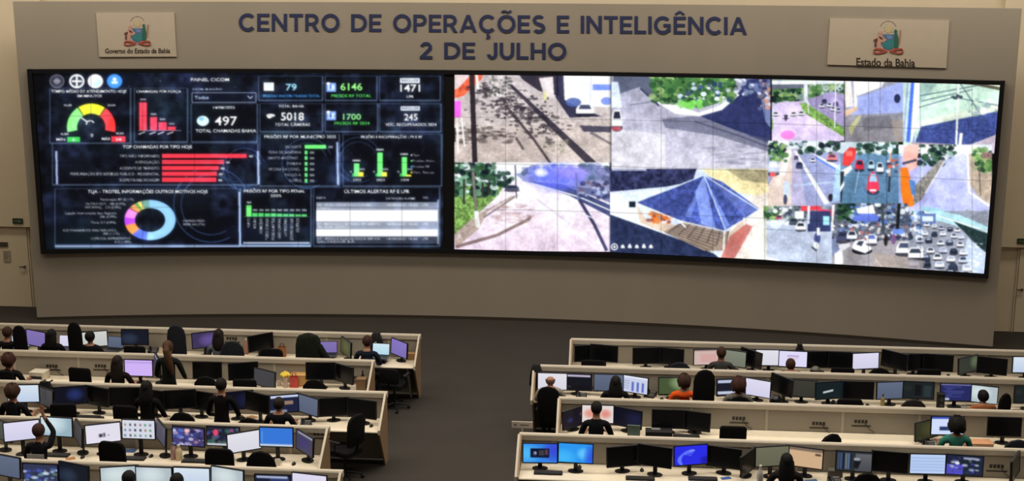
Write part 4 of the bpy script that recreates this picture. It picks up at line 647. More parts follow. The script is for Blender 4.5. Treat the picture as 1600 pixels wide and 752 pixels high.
# ------------------------------------------------------------------ desk rows
DESK_Z, PAN_Z = .75, 1.2
XEND = {'L1': -3.56, 'L2': -4.13, 'L3': -3.61, 'L4': -4.20, 'L5': -3.64, 'R1': -.69, 'R2': -1.28, 'R3': -.77, 'R4': -1.29}
ORD = {'1': 'first', '2': 'second', '3': 'third', '4': 'fourth', '5': 'fifth'}
def rown(r): return ORD[r[1]] + ' row, ' + ('left' if r[0] == 'L' else 'right') + ' block'
SOCK = mat('dark_socket', (40, 36, 32), .5); PANEL_SEAM = mat('pale_partition_post', (172, 161, 144), .6)
def desk_row(r, outlets):
    Y = rowY(r); left = r[0] == 'L'; xe = XEND[r]; x0, x1 = (-13.6, xe) if left else (xe, 9.6)
    t = thing('workstation_desk', 'long cream desk with beige partition and pale rail, ' + rown(r), 'desk', ((x0 + x1) / 2, Y, 0)); I = Matrix.Translation(-Vector(t.location))
    def part(name, mb, m):
        me = mb.mesh(name, m); me.transform(I); return link(name, me, t)
    # partition segments, 1.2 m each
    off = {'R3': .93, 'R1': .4, 'R2': .45, 'R4': .5}.get(r, .6); xs = [x0]
    x = (x1 - off) if left else (x0 + off); seams = []
    while x0 < x < x1: seams.append(x); x += -1.2 if left else 1.2
    xs = sorted([x0, x1] + seams)
    for a, b in zip(xs, xs[1:]):
        part('partition_panel', MB().box(a + .006, b - .006, Y - .025, Y + .025, .04, 1.12), M_PANEL)
    for s in seams: part('post', MB().box(s - .022, s + .022, Y - .032, Y + .032, 0, 1.12), PANEL_SEAM)
    prof = [(-.045, 1.105), (.045, 1.105), (.045, 1.18), (.03, 1.2), (-.03, 1.2), (-.045, 1.18)]
    part('top_rail', MB().prism_yz([(Y + a, b) for a, b in prof], x0 - .012, x1 + .012), M_RAIL)
    w = MB(); w.prism_yz([(Y - .035, DESK_Z - .028), (Y - .66, DESK_Z - .028), (Y - .668, DESK_Z - .014), (Y - .66, DESK_Z), (Y - .035, DESK_Z)], x0, x1 - .03 if left else x1); part('worktop', w, M_TOP)
    tr = MB()
    for a, b in zip(xs, xs[1:]): tr.box(a + .1, b - .1, Y - .16, Y - .03, DESK_Z - .14, DESK_Z - .1)
    part('cable_tray', tr, M_BLACK)
    legp = [(Y + .03, 0), (Y + .03, 1.19), (Y - .05, 1.19), (Y - .68, DESK_Z + .02), (Y - .68, DESK_Z - .05), (Y - .2, 0)]
    e = part('end_panel', MB().prism_yz(legp, xe - .028 if left else xe, xe if left else xe + .028), M_WOOD)
    g = MB()
    edge = [(-.05, 1.19), (-.68, DESK_Z + .02), (-.68, DESK_Z - .05)]
    for (a, b), (c, d) in zip(edge, edge[1:]):
        g.add([(xe + q, Y + yy + o1, zz + o2) for q in (-.031, .003) for yy, zz, o1, o2 in ((a, b, -.012, .012), (c, d, -.012, .008), (c, d, .01, -.004), (a, b, .01, -.004))], [(0, 1, 2, 3), (4, 7, 6, 5), (0, 4, 5, 1), (1, 5, 6, 2), (2, 6, 7, 3), (3, 7, 4, 0)])
    me = g.mesh('edge_band', M_RAIL); me.transform(I); link('edge_band', me, e)
    for s in ([xe - .16] if r == 'L1' else []):
        part('leg_panel', MB().prism_yz([(Y - .03, 0), (Y - .03, DESK_Z - .03), (Y - .6, DESK_Z - .03), (Y - .56, .6), (Y - .2, 0)], s - .012, s + .012), M_RAIL)
    for px, py in outlets:
        q = at_y(px, py, Y - .026); o = MB()
        for k in range(4): o.box(q.x - .1 + k * .055, q.x - .062 + k * .055, Y - .034, Y - .025, q.z - .025, q.z + .025)
        o.box(q.x - .14, q.x + .16, Y - .03, Y - .025, q.z - .085, q.z - .065)
        o.tube([(q.x + .06, Y - .04, q.z - .02), (q.x + .14, Y - .06, q.z - .12), (q.x + .22, Y - .05, q.z - .17)], .006, 6)
        part('power_outlet', o, SOCK)
    return t
OUT = {'L2': [(81, 572), (157, 572), (556, 590)], 'R3': [(1154, 654), (1279, 662), (1345, 659)], 'R4': [(1557, 729)], 'L4': [(500, 678)], 'R2': [(925, 606)], 'L1': [(362, 529)]}
for r in ('L1', 'L2', 'L3', 'L4', 'L5', 'R1', 'R2', 'R3', 'R4'): desk_row(r, OUT.get(r, []))

# ------------------------------------------------------------------ monitors
SW, SH = .515, .292
def scr(fn): c = Cv(0, 0, 48, 27, 2); fn(c); c.blur(.9); return c
def solid(col, col2=None):
    return lambda c: c.rect(0, 0, 48, 27, col, grad=col2 or col)
def s_lines(bg, fg, n=7, bar=None):
    def f(c):
        c.rect(0, 0, 48, 27, bg)
        for k in range(n): c.rect(4, 5 + k * 20 / n, 4 + RNG.uniform(14, 40), 5 + k * 20 / n + 1.2, fg, .7)
        if bar: c.rect(0, 0, 48, 3, bar)
    return f
def s_icon(c): c.rect(0, 0, 48, 27, (226, 222, 236)); c.rect(18, 14, 23, 19, (60, 60, 70)); c.rect(24, 13, 27, 19, (90, 90, 100)); c.rect(30, 16, 33, 18, (160, 160, 170))
def s_icons(c):
    c.rect(0, 0, 48, 27, (214, 216, 230))
    for r in range(3):
        for k in range(6): c.rect(2 + k * 7.6 + RNG.uniform(0, 1), 5 + r * 8, 5.5 + k * 7.6, 8.4 + r * 8, [(30, 30, 40), (110, 120, 140), (90, 150, 110), (150, 110, 90)][RNG.randint(4)], .85)
def s_win(c): c.rect(0, 0, 48, 27, (50, 130, 226)); c.ell(4, 14, 26, 16, (80, 190, 246), .9, 1); c.ell(44, 8, 18, 20, (56, 70, 210), .9, 1); c.rect(10, 6.5, 37, 20, (10, 16, 44)); c.rect(14, 11, 19, 17, (70, 70, 80)); c.rect(22, 9, 30, 17, (60, 60, 66)); c.rect(31, 8, 35, 16, (96, 60, 70)); c.ell(17, 13, 2, 2, (140, 160, 200))
def s_win2(c): c.rect(0, 0, 48, 27, (44, 150, 240)); c.ell(36, 14, 12, 10, (110, 210, 255), .9, 1); c.ell(6, 20, 22, 14, (70, 190, 250), .8, 1); c.ell(48, 18, 14, 20, (40, 80, 220), .9, 1)
def s_royal(c):
    c.rect(0, 0, 48, 27, (40, 44, 226))
    for k in range(4): c.ring(16 + k * 4, 20, 12 + k * 3, 9 + k * 2, .86, 40 + 20 * k, 240, (96, 120, 250))
    c.ell(26, 7, 4, 1.6, (130, 150, 255)); c.ell(46, 22, 10, 8, (20, 20, 150), .8, 1)
def s_salmon(c): c.rect(0, 0, 48, 27, (226, 214, 210)); c.ell(12, 13, 11, 9, (222, 130, 112), .8, 1); c.ell(36, 13, 11, 9, (222, 120, 104), .8, 1)
def s_pink(c): c.rect(0, 0, 48, 27, (206, 178, 172)); c.rect(12, 8, 40, 22, (214, 150, 148), .5); c.rect(0, 0, 48, 2, (120, 100, 100))
def s_cols(c):
    c.rect(0, 0, 48, 27, (200, 206, 232)); c.rect(0, 0, 48, 3, (226, 230, 244))
    for x in (20, 29, 38): c.rect(x, 9, x + 4, 25, (92, 110, 190))
    for y in (8, 12, 16, 20): c.rect(2, y, 16, y + 1, (140, 150, 180))
def s_map(c): c.rect(0, 0, 48, 27, (70, 64, 120)); c.blobs(0, 0, 48, 27, 60, [(190, 170, 214), (60, 80, 170), (206, 140, 150), (226, 226, 240), (44, 40, 80), (80, 120, 200)], 1.5, 5, .7, .6); c.ell(22, 5, 4, 3, (240, 190, 180)); c.rect(0, 0, 48, 2, (50, 46, 70))
def s_video(c): c.rect(0, 0, 48, 27, (32, 34, 52)); c.blobs(0, 2, 48, 24, 40, [(60, 110, 90), (200, 70, 110), (60, 80, 160), (90, 100, 110), (30, 30, 40)], 1.5, 4.5, .7); c.ell(13, 8, 4, 5, (226, 70, 110)); c.rect(0, 24, 48, 27, (190, 196, 206))
def s_feed(c): c.rect(0, 0, 48, 27, (50, 56, 84)); c.blobs(0, 4, 48, 27, 50, [(120, 160, 180), (70, 90, 190), (210, 226, 240), (40, 44, 70), (100, 140, 90), (60, 60, 120)], 1.5, 5, .7, .5)
def s_purplefeed(c): c.rect(0, 0, 48, 27, (30, 36, 60)); c.rect(0, 13, 22, 27, (80, 76, 190)); c.rect(20, 6, 44, 13, (24, 36, 46)); c.blobs(0, 3, 46, 24, 34, [(150, 170, 190), (76, 70, 180), (206, 214, 230), (40, 60, 80), (90, 90, 140)], 1.2, 4, .7, .5); c.rect(22, 2, 40, 5, (150, 160, 180)); c.ell(14, 11, 3, 2, (226, 236, 246))
def s_dash(c): c.rect(0, 0, 48, 27, (16, 18, 28)); c.rect(2, 1, 46, 4.5, (190, 180, 206)); c.rect(0, 20, 48, 26, (12, 12, 18)); c.rect(6, 21, 14, 22, (90, 90, 110))
def s_code(c):
    c.rect(0, 0, 48, 27, (36, 40, 92)); c.rect(0, 0, 48, 2, (110, 110, 160)); c.rect(0, 23, 14, 27, (170, 180, 206))
    for k in range(8): c.rect(4 + 3 * (k % 3), 4 + k * 2.3, 12 + RNG.uniform(4, 28), 5 + k * 2.3, (90, 100, 180), .7)
def s_photo(c): c.rect(0, 0, 48, 27, (26, 32, 62)); c.poly([(0, 0), (48, 0), (48, 3.5), (0, 4)], (196, 206, 236)); c.rect(20, 9, 40, 15, (150, 120, 104)); c.rect(12, 9, 20, 17, (60, 44, 48)); c.rect(0, 23, 30, 27, (130, 136, 150))
def s_text(c):
    c.rect(0, 0, 48, 27, (186, 206, 240))
    for k in range(5): c.rect(1, 4 + k * 4.4, 47, 6 + k * 4.4, (150, 176, 222), .7)
def s_bar(c): c.rect(0, 0, 48, 27, (18, 30, 34)); c.poly([(12, 15), (30, 12), (30, 15), (12, 18)], (206, 214, 214))
def s_bars(c): c.rect(0, 0, 48, 27, (22, 24, 40)); c.rect(1, 1, 40, 6, (186, 196, 220)); c.rect(1, 20, 34, 25, (190, 200, 220))
def s_stripes(c):
    c.rect(0, 0, 48, 27, (40, 46, 54))
    for k, col in enumerate([(74, 82, 94), (60, 90, 150), (20, 24, 30), (110, 120, 130), (90, 110, 150), (30, 34, 40)]): c.rect(2 + k * 3.4, 2, 4.2 + k * 3.4, 25, col)
    c.rect(26, 2, 48, 27, (96, 98, 102), grad=(70, 72, 78)); c.rect(24, 8, 32, 12, (150, 156, 166)); c.poly([(24, 12), (34, 12), (30, 24), (24, 22)], (20, 22, 26))  # grey right half is glare painted into the picture
def s_form(c):
    c.rect(0, 0, 48, 27, (222, 218, 246)); c.rect(14, 7, 34, 9, (170, 150, 200)); c.rect(14, 11, 34, 12, (206, 160, 180)); c.rect(14, 14, 30, 15, (190, 170, 206))
def s_glow(a, b, cx, cy, rx=22, ry=14): return lambda c: (c.rect(0, 0, 48, 27, a), c.ell(cx, cy, rx, ry, b, .9, 1))
def s_search(c): c.rect(0, 0, 48, 27, (206, 220, 250)); c.rect(12, 15, 34, 21, (40, 56, 100)); c.rect(0, 0, 48, 3, (60, 80, 170))
CONTENT = {'off': None, 'lilac': solid((128, 112, 176), (118, 104, 168)), 'lilacb': lambda c: (c.rect(0, 0, 48, 27, (206, 178, 244)), c.rect(0, 3, 48, 5, (176, 150, 214))), 'purple': s_glow((60, 50, 86), (104, 84, 150), 30, 14), 'purple2': solid((134, 116, 190), (120, 106, 178)), 'cyan': solid((206, 232, 240), (176, 214, 232)),
           'white': solid((226, 224, 232), (214, 214, 226)), 'whitelil': solid((222, 218, 240), (208, 206, 232)), 'whitecool': solid((214, 226, 238), (188, 206, 230)), 'greyw': solid((206, 208, 204), (190, 194, 190)), 'icon': s_icon, 'icons': s_icons, 'win': s_win, 'win2': s_win2, 'royal': s_royal, 'salmon': s_salmon, 'pink': s_pink, 'cols': s_cols, 'map': s_map, 'video': s_video, 'feed': s_feed, 'pfeed': s_purplefeed, 'dash': s_dash, 'code': s_code, 'photo': s_photo,
           'text': s_text, 'bar': s_bar, 'bars': s_bars, 'stripes': s_stripes, 'form': s_form, 'search': s_search, 'olive': s_glow((70, 72, 44), (92, 94, 58), 26, 12), 'olived': s_glow((46, 48, 30), (70, 72, 40), 30, 12), 'ggreen': solid((128, 132, 116), (112, 116, 102)), 'gdim': solid((66, 66, 70), (58, 58, 62)), 'gblue': solid((96, 106, 128), (84, 94, 116)), 'gpurp': solid((84, 82, 98), (74, 72, 90)), 'gteal': solid((70, 78, 76), (58, 66, 64)), 'beige': lambda c: (c.rect(0, 0, 48, 27, (206, 172, 136)), c.rect(0, 0, 48, 4, (120, 104, 90)), c.rect(38, 6, 46, 9, (84, 64, 56))),  # olive, olived, oliveg: plain dim olive emission
           'oliveg': solid((108, 108, 88), (98, 98, 78)), 'blue': lambda c: (c.rect(0, 0, 48, 27, (54, 118, 214)), c.rect(2, 5, 4, 22, (90, 150, 226)), c.rect(0, 24, 48, 27, (190, 206, 226))), 'dpurp': lambda c: (c.rect(0, 0, 48, 27, (62, 60, 84)), c.ell(22, 14, 16, 11, (62, 50, 124), .8, 1), c.rect(4, 0, 48, 3, (150, 150, 170))), 'dblue': s_glow((14, 16, 30), (38, 52, 108), 30, 12, 16, 12), 'navy': s_glow((12, 14, 30), (26, 30, 62), 40, 14), 'dred': lambda c: (c.rect(0, 0, 48, 27, (20, 18, 30)), c.ell(38, 10, 5, 4, (120, 50, 80), .8, 1), c.ell(14, 15, 8, 5, (50, 50, 130), .7, 1)),
           'green': s_glow((66, 84, 52), (150, 176, 130), 40, 8, 26, 16), 'palet': s_glow((176, 190, 196), (214, 226, 228), 20, 10), 'teal': s_glow((150, 176, 190), (214, 232, 238), 14, 8, 30, 20), 'refl': lambda c: (c.rect(0, 0, 48, 27, (26, 32, 34)), c.rect(18, 4, 28, 22, (14, 16, 20)), c.rect(32, 5, 44, 24, (40, 52, 56)), c.ell(6, 10, 8, 6, (40, 44, 44), .8, 1)), 'greentint': s_glow((50, 54, 46), (96, 110, 80), 40, 10, 14, 14), 'grefl': solid((58, 58, 50), (52, 52, 46)), 'darkv': s_glow((20, 24, 36), (44, 56, 78), 14, 16, 20, 12), 'wtop': lambda c: (c.rect(0, 0, 48, 27, (26, 32, 58)), c.rect(2, 1, 44, 4, (170, 180, 206)), c.rect(20, 4, 46, 8, (50, 60, 110)))}  # refl, grefl, greentint: reflections painted as dim emission
_scr = {}
def screen_mesh(kind, w=SW, h=SH):
    k = (kind, w)
    if k in _scr: return _scr[k]
    if kind == 'off': me = MB().prism_xz([(-w / 2, -h / 2), (w / 2, -h / 2), (w / 2, h / 2), (-w / 2, h / 2)], -.0175, -.015).mesh('screen', M_GLOSS)
    else:
        c = scr(CONTENT[kind]); U, V = np.meshgrid(np.linspace(0, 1, 49), np.linspace(0, 1, 28))
        P = np.stack([(U - .5) * w, np.full_like(U, -.0178), (.5 - V) * h], -1); me = picture_mesh('screen', P, c.sample(U * 48, V * 27), SCR)
    _scr[k] = me; return me
_bod = {}
def casing_mesh(w=.545, h=.325):
    if (w,) in _bod: return _bod[(w,)]
    m = MB(); m.prism_xz(rrect(-w / 2, w / 2, -h / 2, h / 2, .008, 2), -.015, .012)
    m.prism_xz(rrect(-w * .36, w * .36, -h * .36, h * .34, .03, 3), .012, .034, .012)
    b = .013                                                       # raised bezel around the screen
    for x0, x1, z0, z1 in ((-w / 2, w / 2, h / 2 - b, h / 2), (-w / 2, w / 2, -h / 2, -h / 2 + b + .004), (-w / 2, -w / 2 + b, -h / 2, h / 2), (w / 2 - b, w / 2, -h / 2, h / 2)): m.box(x0, x1, -.021, -.014, z0, z1)
    _bod[(w,)] = m.mesh('casing', M_BLACK); return _bod[(w,)]
BASE_ME = MB().prism_xy([(.115 * math.cos(2 * PI * k / 20), .085 * math.sin(2 * PI * k / 20)) for k in range(20)], 0, .014).mesh('base', M_BLACK)
# what already stands on each desk, so that nothing is set into its neighbour: convex footprints, low things and raised screens apart
TAKEN = {}
def quad(x, y, w, d, a, cy=0.0):
    c, s = math.cos(a), math.sin(a); return [(x + u * c - (v + cy) * s, y + u * s + (v + cy) * c) for u, v in ((-w / 2, -d / 2), (w / 2, -d / 2), (w / 2, d / 2), (-w / 2, d / 2))]
def apart(A, B):
    for P in (A, B):
        for (xa, ya), (xb, yb) in zip(P, P[1:] + P[:1]):
            nx, ny = yb - ya, xa - xb; a = [nx * x + ny * y for x, y in A]; b = [nx * x + ny * y for x, y in B]
            if max(a) < min(b) + 1e-4 or max(b) < min(a) + 1e-4: return True
    return False
def free(r, shapes): return all(apart(s, q) for l, s in shapes for m, q in TAKEN.get(r, []) if m == l)
def inside(r, shapes):
    Y = rowY(r); e = XEND[r]
    return all(Y - .662 < y < Y - .05 and (x < e - .04 if r[0] == 'L' else x > e + .04) for l, s in shapes for x, y in s)
def monitor(r, px, py, ang, kind, label, dy=.3, big=.96, tilt=4, z=None):
    A = math.radians(ang); best = None
    for sh in (0, 1, -1, 2, -2, 3, -3, 5, -5, 7, -7):
        for d in (.3, .33, .27, .36, .24, .39, .21, .43, .18, .47):
            q = at_y(px + sh, py, rowY(r) - d); S = [('high', quad(q.x, q.y, .53, .05, A)), ('high', quad(q.x, q.y, .36, .04, A, .02)), ('low', quad(q.x, q.y, .235, .175, A, .03))]
            if free(r, S) and inside(r, S): best = (px + sh, d, S); break
        if best: break
    if best: px, dy, S = best
    else: print('NO ROOM', label)
    TAKEN.setdefault(r, []).extend(S)
    Y = rowY(r) - dy; p = at_y(px, py, Y); zc = z or max(p.z, DESK_Z + .2)
    t = thing('monitor', label + ', ' + rown(r), 'monitor', (p.x, Y, DESK_Z + .0005), math.radians(ang)); h = zc - DESK_Z
    s = big
    for nm, me in (('casing', casing_mesh()), ('screen', screen_mesh(kind))):
        o = link(nm, me, t, (0, 0, h), rot=(math.radians(-tilt), 0, 0)); o.scale = (s, 1, s)
        if nm == 'screen' and kind != 'off': o['label'] = 'screen with emissive picture'  # emissive also where the picture is a painted reflection
    nk = MB(); nk.loops([[(a * .03, .045 + b * .012, z_) for a, b in ((-1, -1), (1, -1), (1, 1), (-1, 1))] for z_ in (.012, h * .5, h)]); nk.box(-.045, .045, .022, .05, h - .05, h + .05)
    nk.build('stand', M_BLACK, t); link('base', BASE_ME, t, (0, .03, 0)); return t
LAP_BASE = MB().prism_xy(rrect(-.17, .17, -.12, .12, .012, 2), 0, .016).mesh('base', M_DGREY)
def lap_keys():
    m = MB()
    for a in range(5):
        for b in range(12): m.box(-.15 + b * .0252, -.15 + b * .0252 + .021, .08 - a * .026, .08 - a * .026 + .021, .016, .019)
    return m.mesh('keyboard', M_BLACK)
LAP_KEYS = lap_keys(); LAP_LID = MB().prism_xz(rrect(-.17, .17, 0, .225, .01, 2), -.004, .006).mesh('lid', M_DGREY)
def laptop(r, px, py, ang, kind, label, dy=.38):
    Y = rowY(r) - dy; p = at_y(px, py, Y); TAKEN.setdefault(r, []).extend([('low', quad(p.x, Y, .35, .26, math.radians(ang))), ('high', quad(p.x, Y, .35, .12, math.radians(ang), .13))]); h = max(0.0, p.z - .115 - DESK_Z)
    t = thing('laptop', label + ', ' + rown(r), 'laptop', (p.x, Y, DESK_Z + .0005), math.radians(ang))
    if h > .02:
        m = MB(); m.prism_xz([(-.13, 0), (.13, 0), (.11, h), (-.11, h)], -.02, .02); m.box(-.14, .14, -.1, .1, 0, .008); m.box(-.15, .15, -.11, .11, h - .01, h); m.build('riser', M_DGREY, t)
    else: h = 0
    link('base', LAP_BASE, t, (0, 0, h)); link('keyboard', LAP_KEYS, t, (0, 0, h)); l = link('lid', LAP_LID, t, (0, .12, h + .012), rot=(math.radians(-14), 0, 0))
    link('screen', screen_mesh(kind, .318, .2), l, (0, .011, .115))
    return t
# row, pixel x, y of the screen's centre, turn in degrees (+ faces the right), picture, label
MON = [
 ('L1', 57, 529, -24, 'lilac', 'dim lilac monitor between the bright white laptop and dark hair'), ('L1', 146, 530, 22, 'greyw', 'pale grey lit monitor half hidden by a dark seated figure'), ('L1', 211, 527, 4, 'darkv', 'dark upright monitor with faint blue picture beside a small grey laptop'),
 ('L1', 321, 531, 30, 'purple', 'dim purple monitor beside a person in grey shirt'), ('L1', 407, 535, 42, 'off', 'switched off black monitor turned aside behind an orange bag'), ('L1', 541.5, 543, -58, 'olive', 'olive monitor turned steeply aside'), ('L1', 624.5, 544.5, -46, 'purple2', 'violet monitor turned aside on the end desk at the aisle'),
 ('L2', 217, 575, 0, 'lilacb', 'bright lilac monitor beside a long haired person'), ('L2', 246, 570, -62, 'dpurp', 'narrow dark monitor turned aside behind the ponytailed woman'), ('L2', 324, 579, 2, 'off', 'black monitor behind an empty black chair past the ponytailed woman'), ('L2', 380, 580, 18, 'off', 'black monitor left of the dark grey screen'), ('L2', 414, 593, -30, 'gdim', 'dark grey low monitor beside the yellow gift bag'), ('L2', 501, 580, 4, 'off', 'black monitor beside the tan cardboard box'), ('L2', 536, 584, -34, 'off', 'large black monitor turned aside at the row end'),
 ('L3', 37, 615, 8, 'whitecool', 'pale blue lit monitor beside a brown haired head'), ('L3', 70, 620, -34, 'gdim', 'grey dim monitor turned aside under a black bag'), ('L3', 111, 618, 18, 'dblue', 'dark monitor with faint blue picture, first of an angled pair'), ('L3', 151, 619, -20, 'off', 'black monitor, second of an angled pair beside the pale post'), ('L3', 196, 620, 6, 'off', 'black monitor beside a black haired person, paired at its left'), ('L3', 240, 624, -14, 'off', 'black monitor behind a black haired person'), ('L3', 281, 624, 14, 'off', 'black monitor of an angled pair right of the black haired person'), ('L3', 312, 626, -16, 'off', 'black monitor half hidden by the person standing in black'),
 ('L3', 371, 626, 22, 'navy', 'dark navy monitor right of the person standing in black'), ('L3', 403, 629, -28, 'off', 'black monitor turned aside beside the lit photo monitor'), ('L3', 442, 631, 18, 'photo', 'lit monitor with white bar and brown photo'), ('L3', 481, 633, -34, 'gblue', 'blue grey monitor turned aside beside the lit photo monitor'), ('L3', 521, 636, 14, 'off', 'black monitor, first of a wide angled pair at the row end'), ('L3', 566, 639, -16, 'off', 'black monitor, last of the row at the aisle end panel'),
 ('L4', 3, 672, -30, 'gteal', 'dark teal grey monitor cut by the photo edge'), ('L4', 34, 673, 24, 'whitelil', 'white lilac monitor turned in beside the red haired head'), ('L4', 89, 667, -4, 'teal', 'pale teal monitor with soft blue glow behind raised arm'), ('L4', 124, 677, -56, 'gdim', 'dark grey monitor turned steeply aside by the pale teal one'), ('L4', 161, 677, 24, 'icon', 'white monitor with one small dark icon'), ('L4', 217, 671, 0, 'icons', 'white monitor filled with three rows of icons'), ('L4', 253, 677, -56, 'gpurp', 'grey violet monitor turned steeply aside by the icon screen'), ('L4', 295, 682, -6, 'map', 'monitor with colourful purple and blue map picture'), ('L4', 349, 682, -2, 'video', 'dark monitor with red and green video picture above a chair'), ('L4', 381, 690, 32, 'white', 'white monitor turned in beside the bright blue one'), ('L4', 432, 683, 0, 'blue', 'bright blue monitor with pale taskbar'), ('L4', 477, 693, -48, 'dpurp', 'dark violet monitor with grey top bar at the row end'),
 ('L5', 10, 728, -18, 'gblue', 'grey blue monitor cut by the photo corner'), ('L5', 64, 741, -2, 'feed', 'monitor with blue and green video picture'), ('L5', 116, 741, -18, 'darkv', 'dark monitor turned aside beside the video picture'), ('L5', 187, 745, 14, 'palet', 'pale grey monitor turned in behind a dark head'), ('L5', 241, 746, 0, 'palet', 'pale grey monitor facing straight between two pale ones'), ('L5', 300, 747, 0, 'whitecool', 'pale blue white monitor facing straight'), ('L5', 356, 748, -16, 'palet', 'pale monitor turned aside past the blue white one'), ('L5', 427, 758, 0, 'wtop', 'dark blue monitor with white bar cut by the bottom edge'), ('L5', 484, 757, -10, 'whitelil', 'lilac white monitor cut by the bottom edge at the row end'),
 ('R1', 912, 552, 14, 'off', 'black monitor, first of the angled pair at the aisle end'), ('R1', 944, 552, -12, 'off', 'black monitor, second of the angled pair at the aisle end'), ('R1', 1010, 556, 10, 'off', 'black monitor, first of the pair before a dark chair mound'), ('R1', 1047, 557, -14, 'off', 'black monitor, second of the pair before a dark chair mound'), ('R1', 1105, 558, 10, 'pink', 'pinkish lit monitor beside a brown head'), ('R1', 1145, 560, -22, 'ggreen', 'grey green lit monitor right of the brown head'), ('R1', 1174, 560, -50, 'off', 'black monitor turned aside before the bright white one'), ('R1', 1202, 559, 2, 'white', 'bright white monitor, first of two lit neighbours'), ('R1', 1239, 561, -4, 'form', 'white lilac monitor with small form text behind a reddish head'), ('R1', 1280, 562, 8, 'off', 'black monitor, first of a pair right of the white form screen'), ('R1', 1317, 563, -4, 'off', 'black monitor, second of a pair left of the small white screen'), ('R1', 1352, 564, 14, 'whitelil', 'small white lit monitor above a black chair dome'),
 ('R1', 1398, 563, -40, 'off', 'black monitor turned steeply, first of three'), ('R1', 1429, 566, 8, 'off', 'black monitor, middle of three'), ('R1', 1466, 567, -8, 'off', 'black monitor, last of three'), ('R1', 1512, 570, 36, 'greentint', 'dim monitor with greenish reflection turned in'), ('R1', 1550, 572, -16, 'off', 'black monitor right of the greenish reflection'), ('R1', 1604, 570, 4, 'whitecool', 'pale lit monitor cut by the photo edge'),
 ('R2', 863, 596, 0, 'white', 'bright white monitor behind the bald man'), ('R2', 902, 597, -2, 'dash', 'dark monitor with white title bar right of the bald man'), ('R2', 951, 598, 0, 'gblue', 'grey blue lit monitor behind a long black haired person'), ('R2', 991, 601, -22, 'cols', 'pale monitor with blue column chart'), ('R2', 1052, 603, 6, 'green', 'green lit monitor beside the person in orange'), ('R2', 1142, 605, 12, 'bars', 'dark monitor with two white bars beside curly brown hair'), ('R2', 1182, 606, -26, 'whitelil', 'white monitor turned aside beside curly brown hair'), ('R2', 1222, 602, -54, 'off', 'black monitor turned aside above a round black helmet'), ('R2', 1253, 607, -6, 'grefl', 'grey green dim monitor right of the helmet'), ('R2', 1296, 610, 16, 'bar', 'dark green monitor with short white bar'), ('R2', 1341, 610, 0, 'off', 'black monitor left of the yellow bottle'), ('R2', 1392, 610, 12, 'gblue', 'grey lit monitor right of the yellow bottle'), ('R2', 1435, 610, -2, 'refl', 'dark reflective monitor above a brown chair dome'), ('R2', 1493, 613, 0, 'code', 'dark blue monitor with code lines'), ('R2', 1534, 616, -16, 'palet', 'pale lit monitor behind a person in orange brown'), ('R2', 1608, 616, 6, 'refl', 'dark monitor cut by the photo edge'),
 ('R3', 892, 653, 46, 'dred', 'dark monitor with red and blue spots turned steeply in'), ('R3', 934, 647, 0, 'salmon', 'white monitor with salmon map behind a man in black'), ('R3', 980, 653, -26, 'navy', 'dark navy monitor turned aside right of the man in black'), ('R3', 1044, 655, 0, 'off', 'black monitor, first of the pair before a black dock'), ('R3', 1085, 658, -16, 'off', 'black monitor, second of the pair beside bare desks'), ('R3', 1447, 673, 36, 'olived', 'olive dim monitor turned in at the end of the bare desks'), ('R3', 1480, 665, 4, 'search', 'pale blue lit monitor behind the person in teal'), ('R3', 1569, 667, 0, 'off', 'black monitor right of the orange striped box'),
 ('R4', 844, 708, 3, 'win', 'blue lit monitor with dark window at the aisle end'), ('R4', 899.5, 708, -3, 'win2', 'bright blue lit monitor, second from the aisle'), ('R4', 974, 713, 18, 'off', 'black monitor, first of the pair right of the blue screens'), ('R4', 1023, 713, -18, 'off', 'black monitor, second of the pair right of the blue screens'), ('R4', 1079, 711, 16, 'royal', 'royal blue lit monitor with pale swirls'), ('R4', 1131, 715, -17, 'off', 'black monitor right of the royal blue screen'), ('R4', 1169, 722, 60, 'off', 'black monitor turned steeply beside the olive grey one'), ('R4', 1206, 713, 14, 'oliveg', 'olive grey monitor behind long black hair'), ('R4', 1258, 715, -16, 'beige', 'beige lit monitor behind long black hair'), ('R4', 1334, 721, -4, 'stripes', 'dark monitor with blue stripes and grey glare'), ('R4', 1390, 722, -8, 'off', 'black monitor left of the pale blue text screen'), ('R4', 1449, 725, 2, 'text', 'pale blue monitor with text stripes'), ('R4', 1507, 727, -6, 'pfeed', 'dark monitor with purple blue video picture'), ('R4', 1586, 729, 62, 'off', 'black monitor turned steeply at the photo edge')]
LAP = [('L1', 30, 537, 14, 'cyan', 'bright white laptop beside a black high backed chair'), ('L1', 101, 537, 0, 'whitelil', 'white lit laptop before the tall black chair'), ('L1', 175, 539, -8, 'gblue', 'small grey blue laptop left of the dark upright monitor'), ('L1', 512, 547, 8, 'lilac', 'lilac laptop behind the chair draped with a dark jacket'), ('L1', 592, 550, -6, 'cyan', 'bright pale laptop before the person in dark blue')]
for l in LAP: laptop(*l)
for m in MON: monitor(*m)
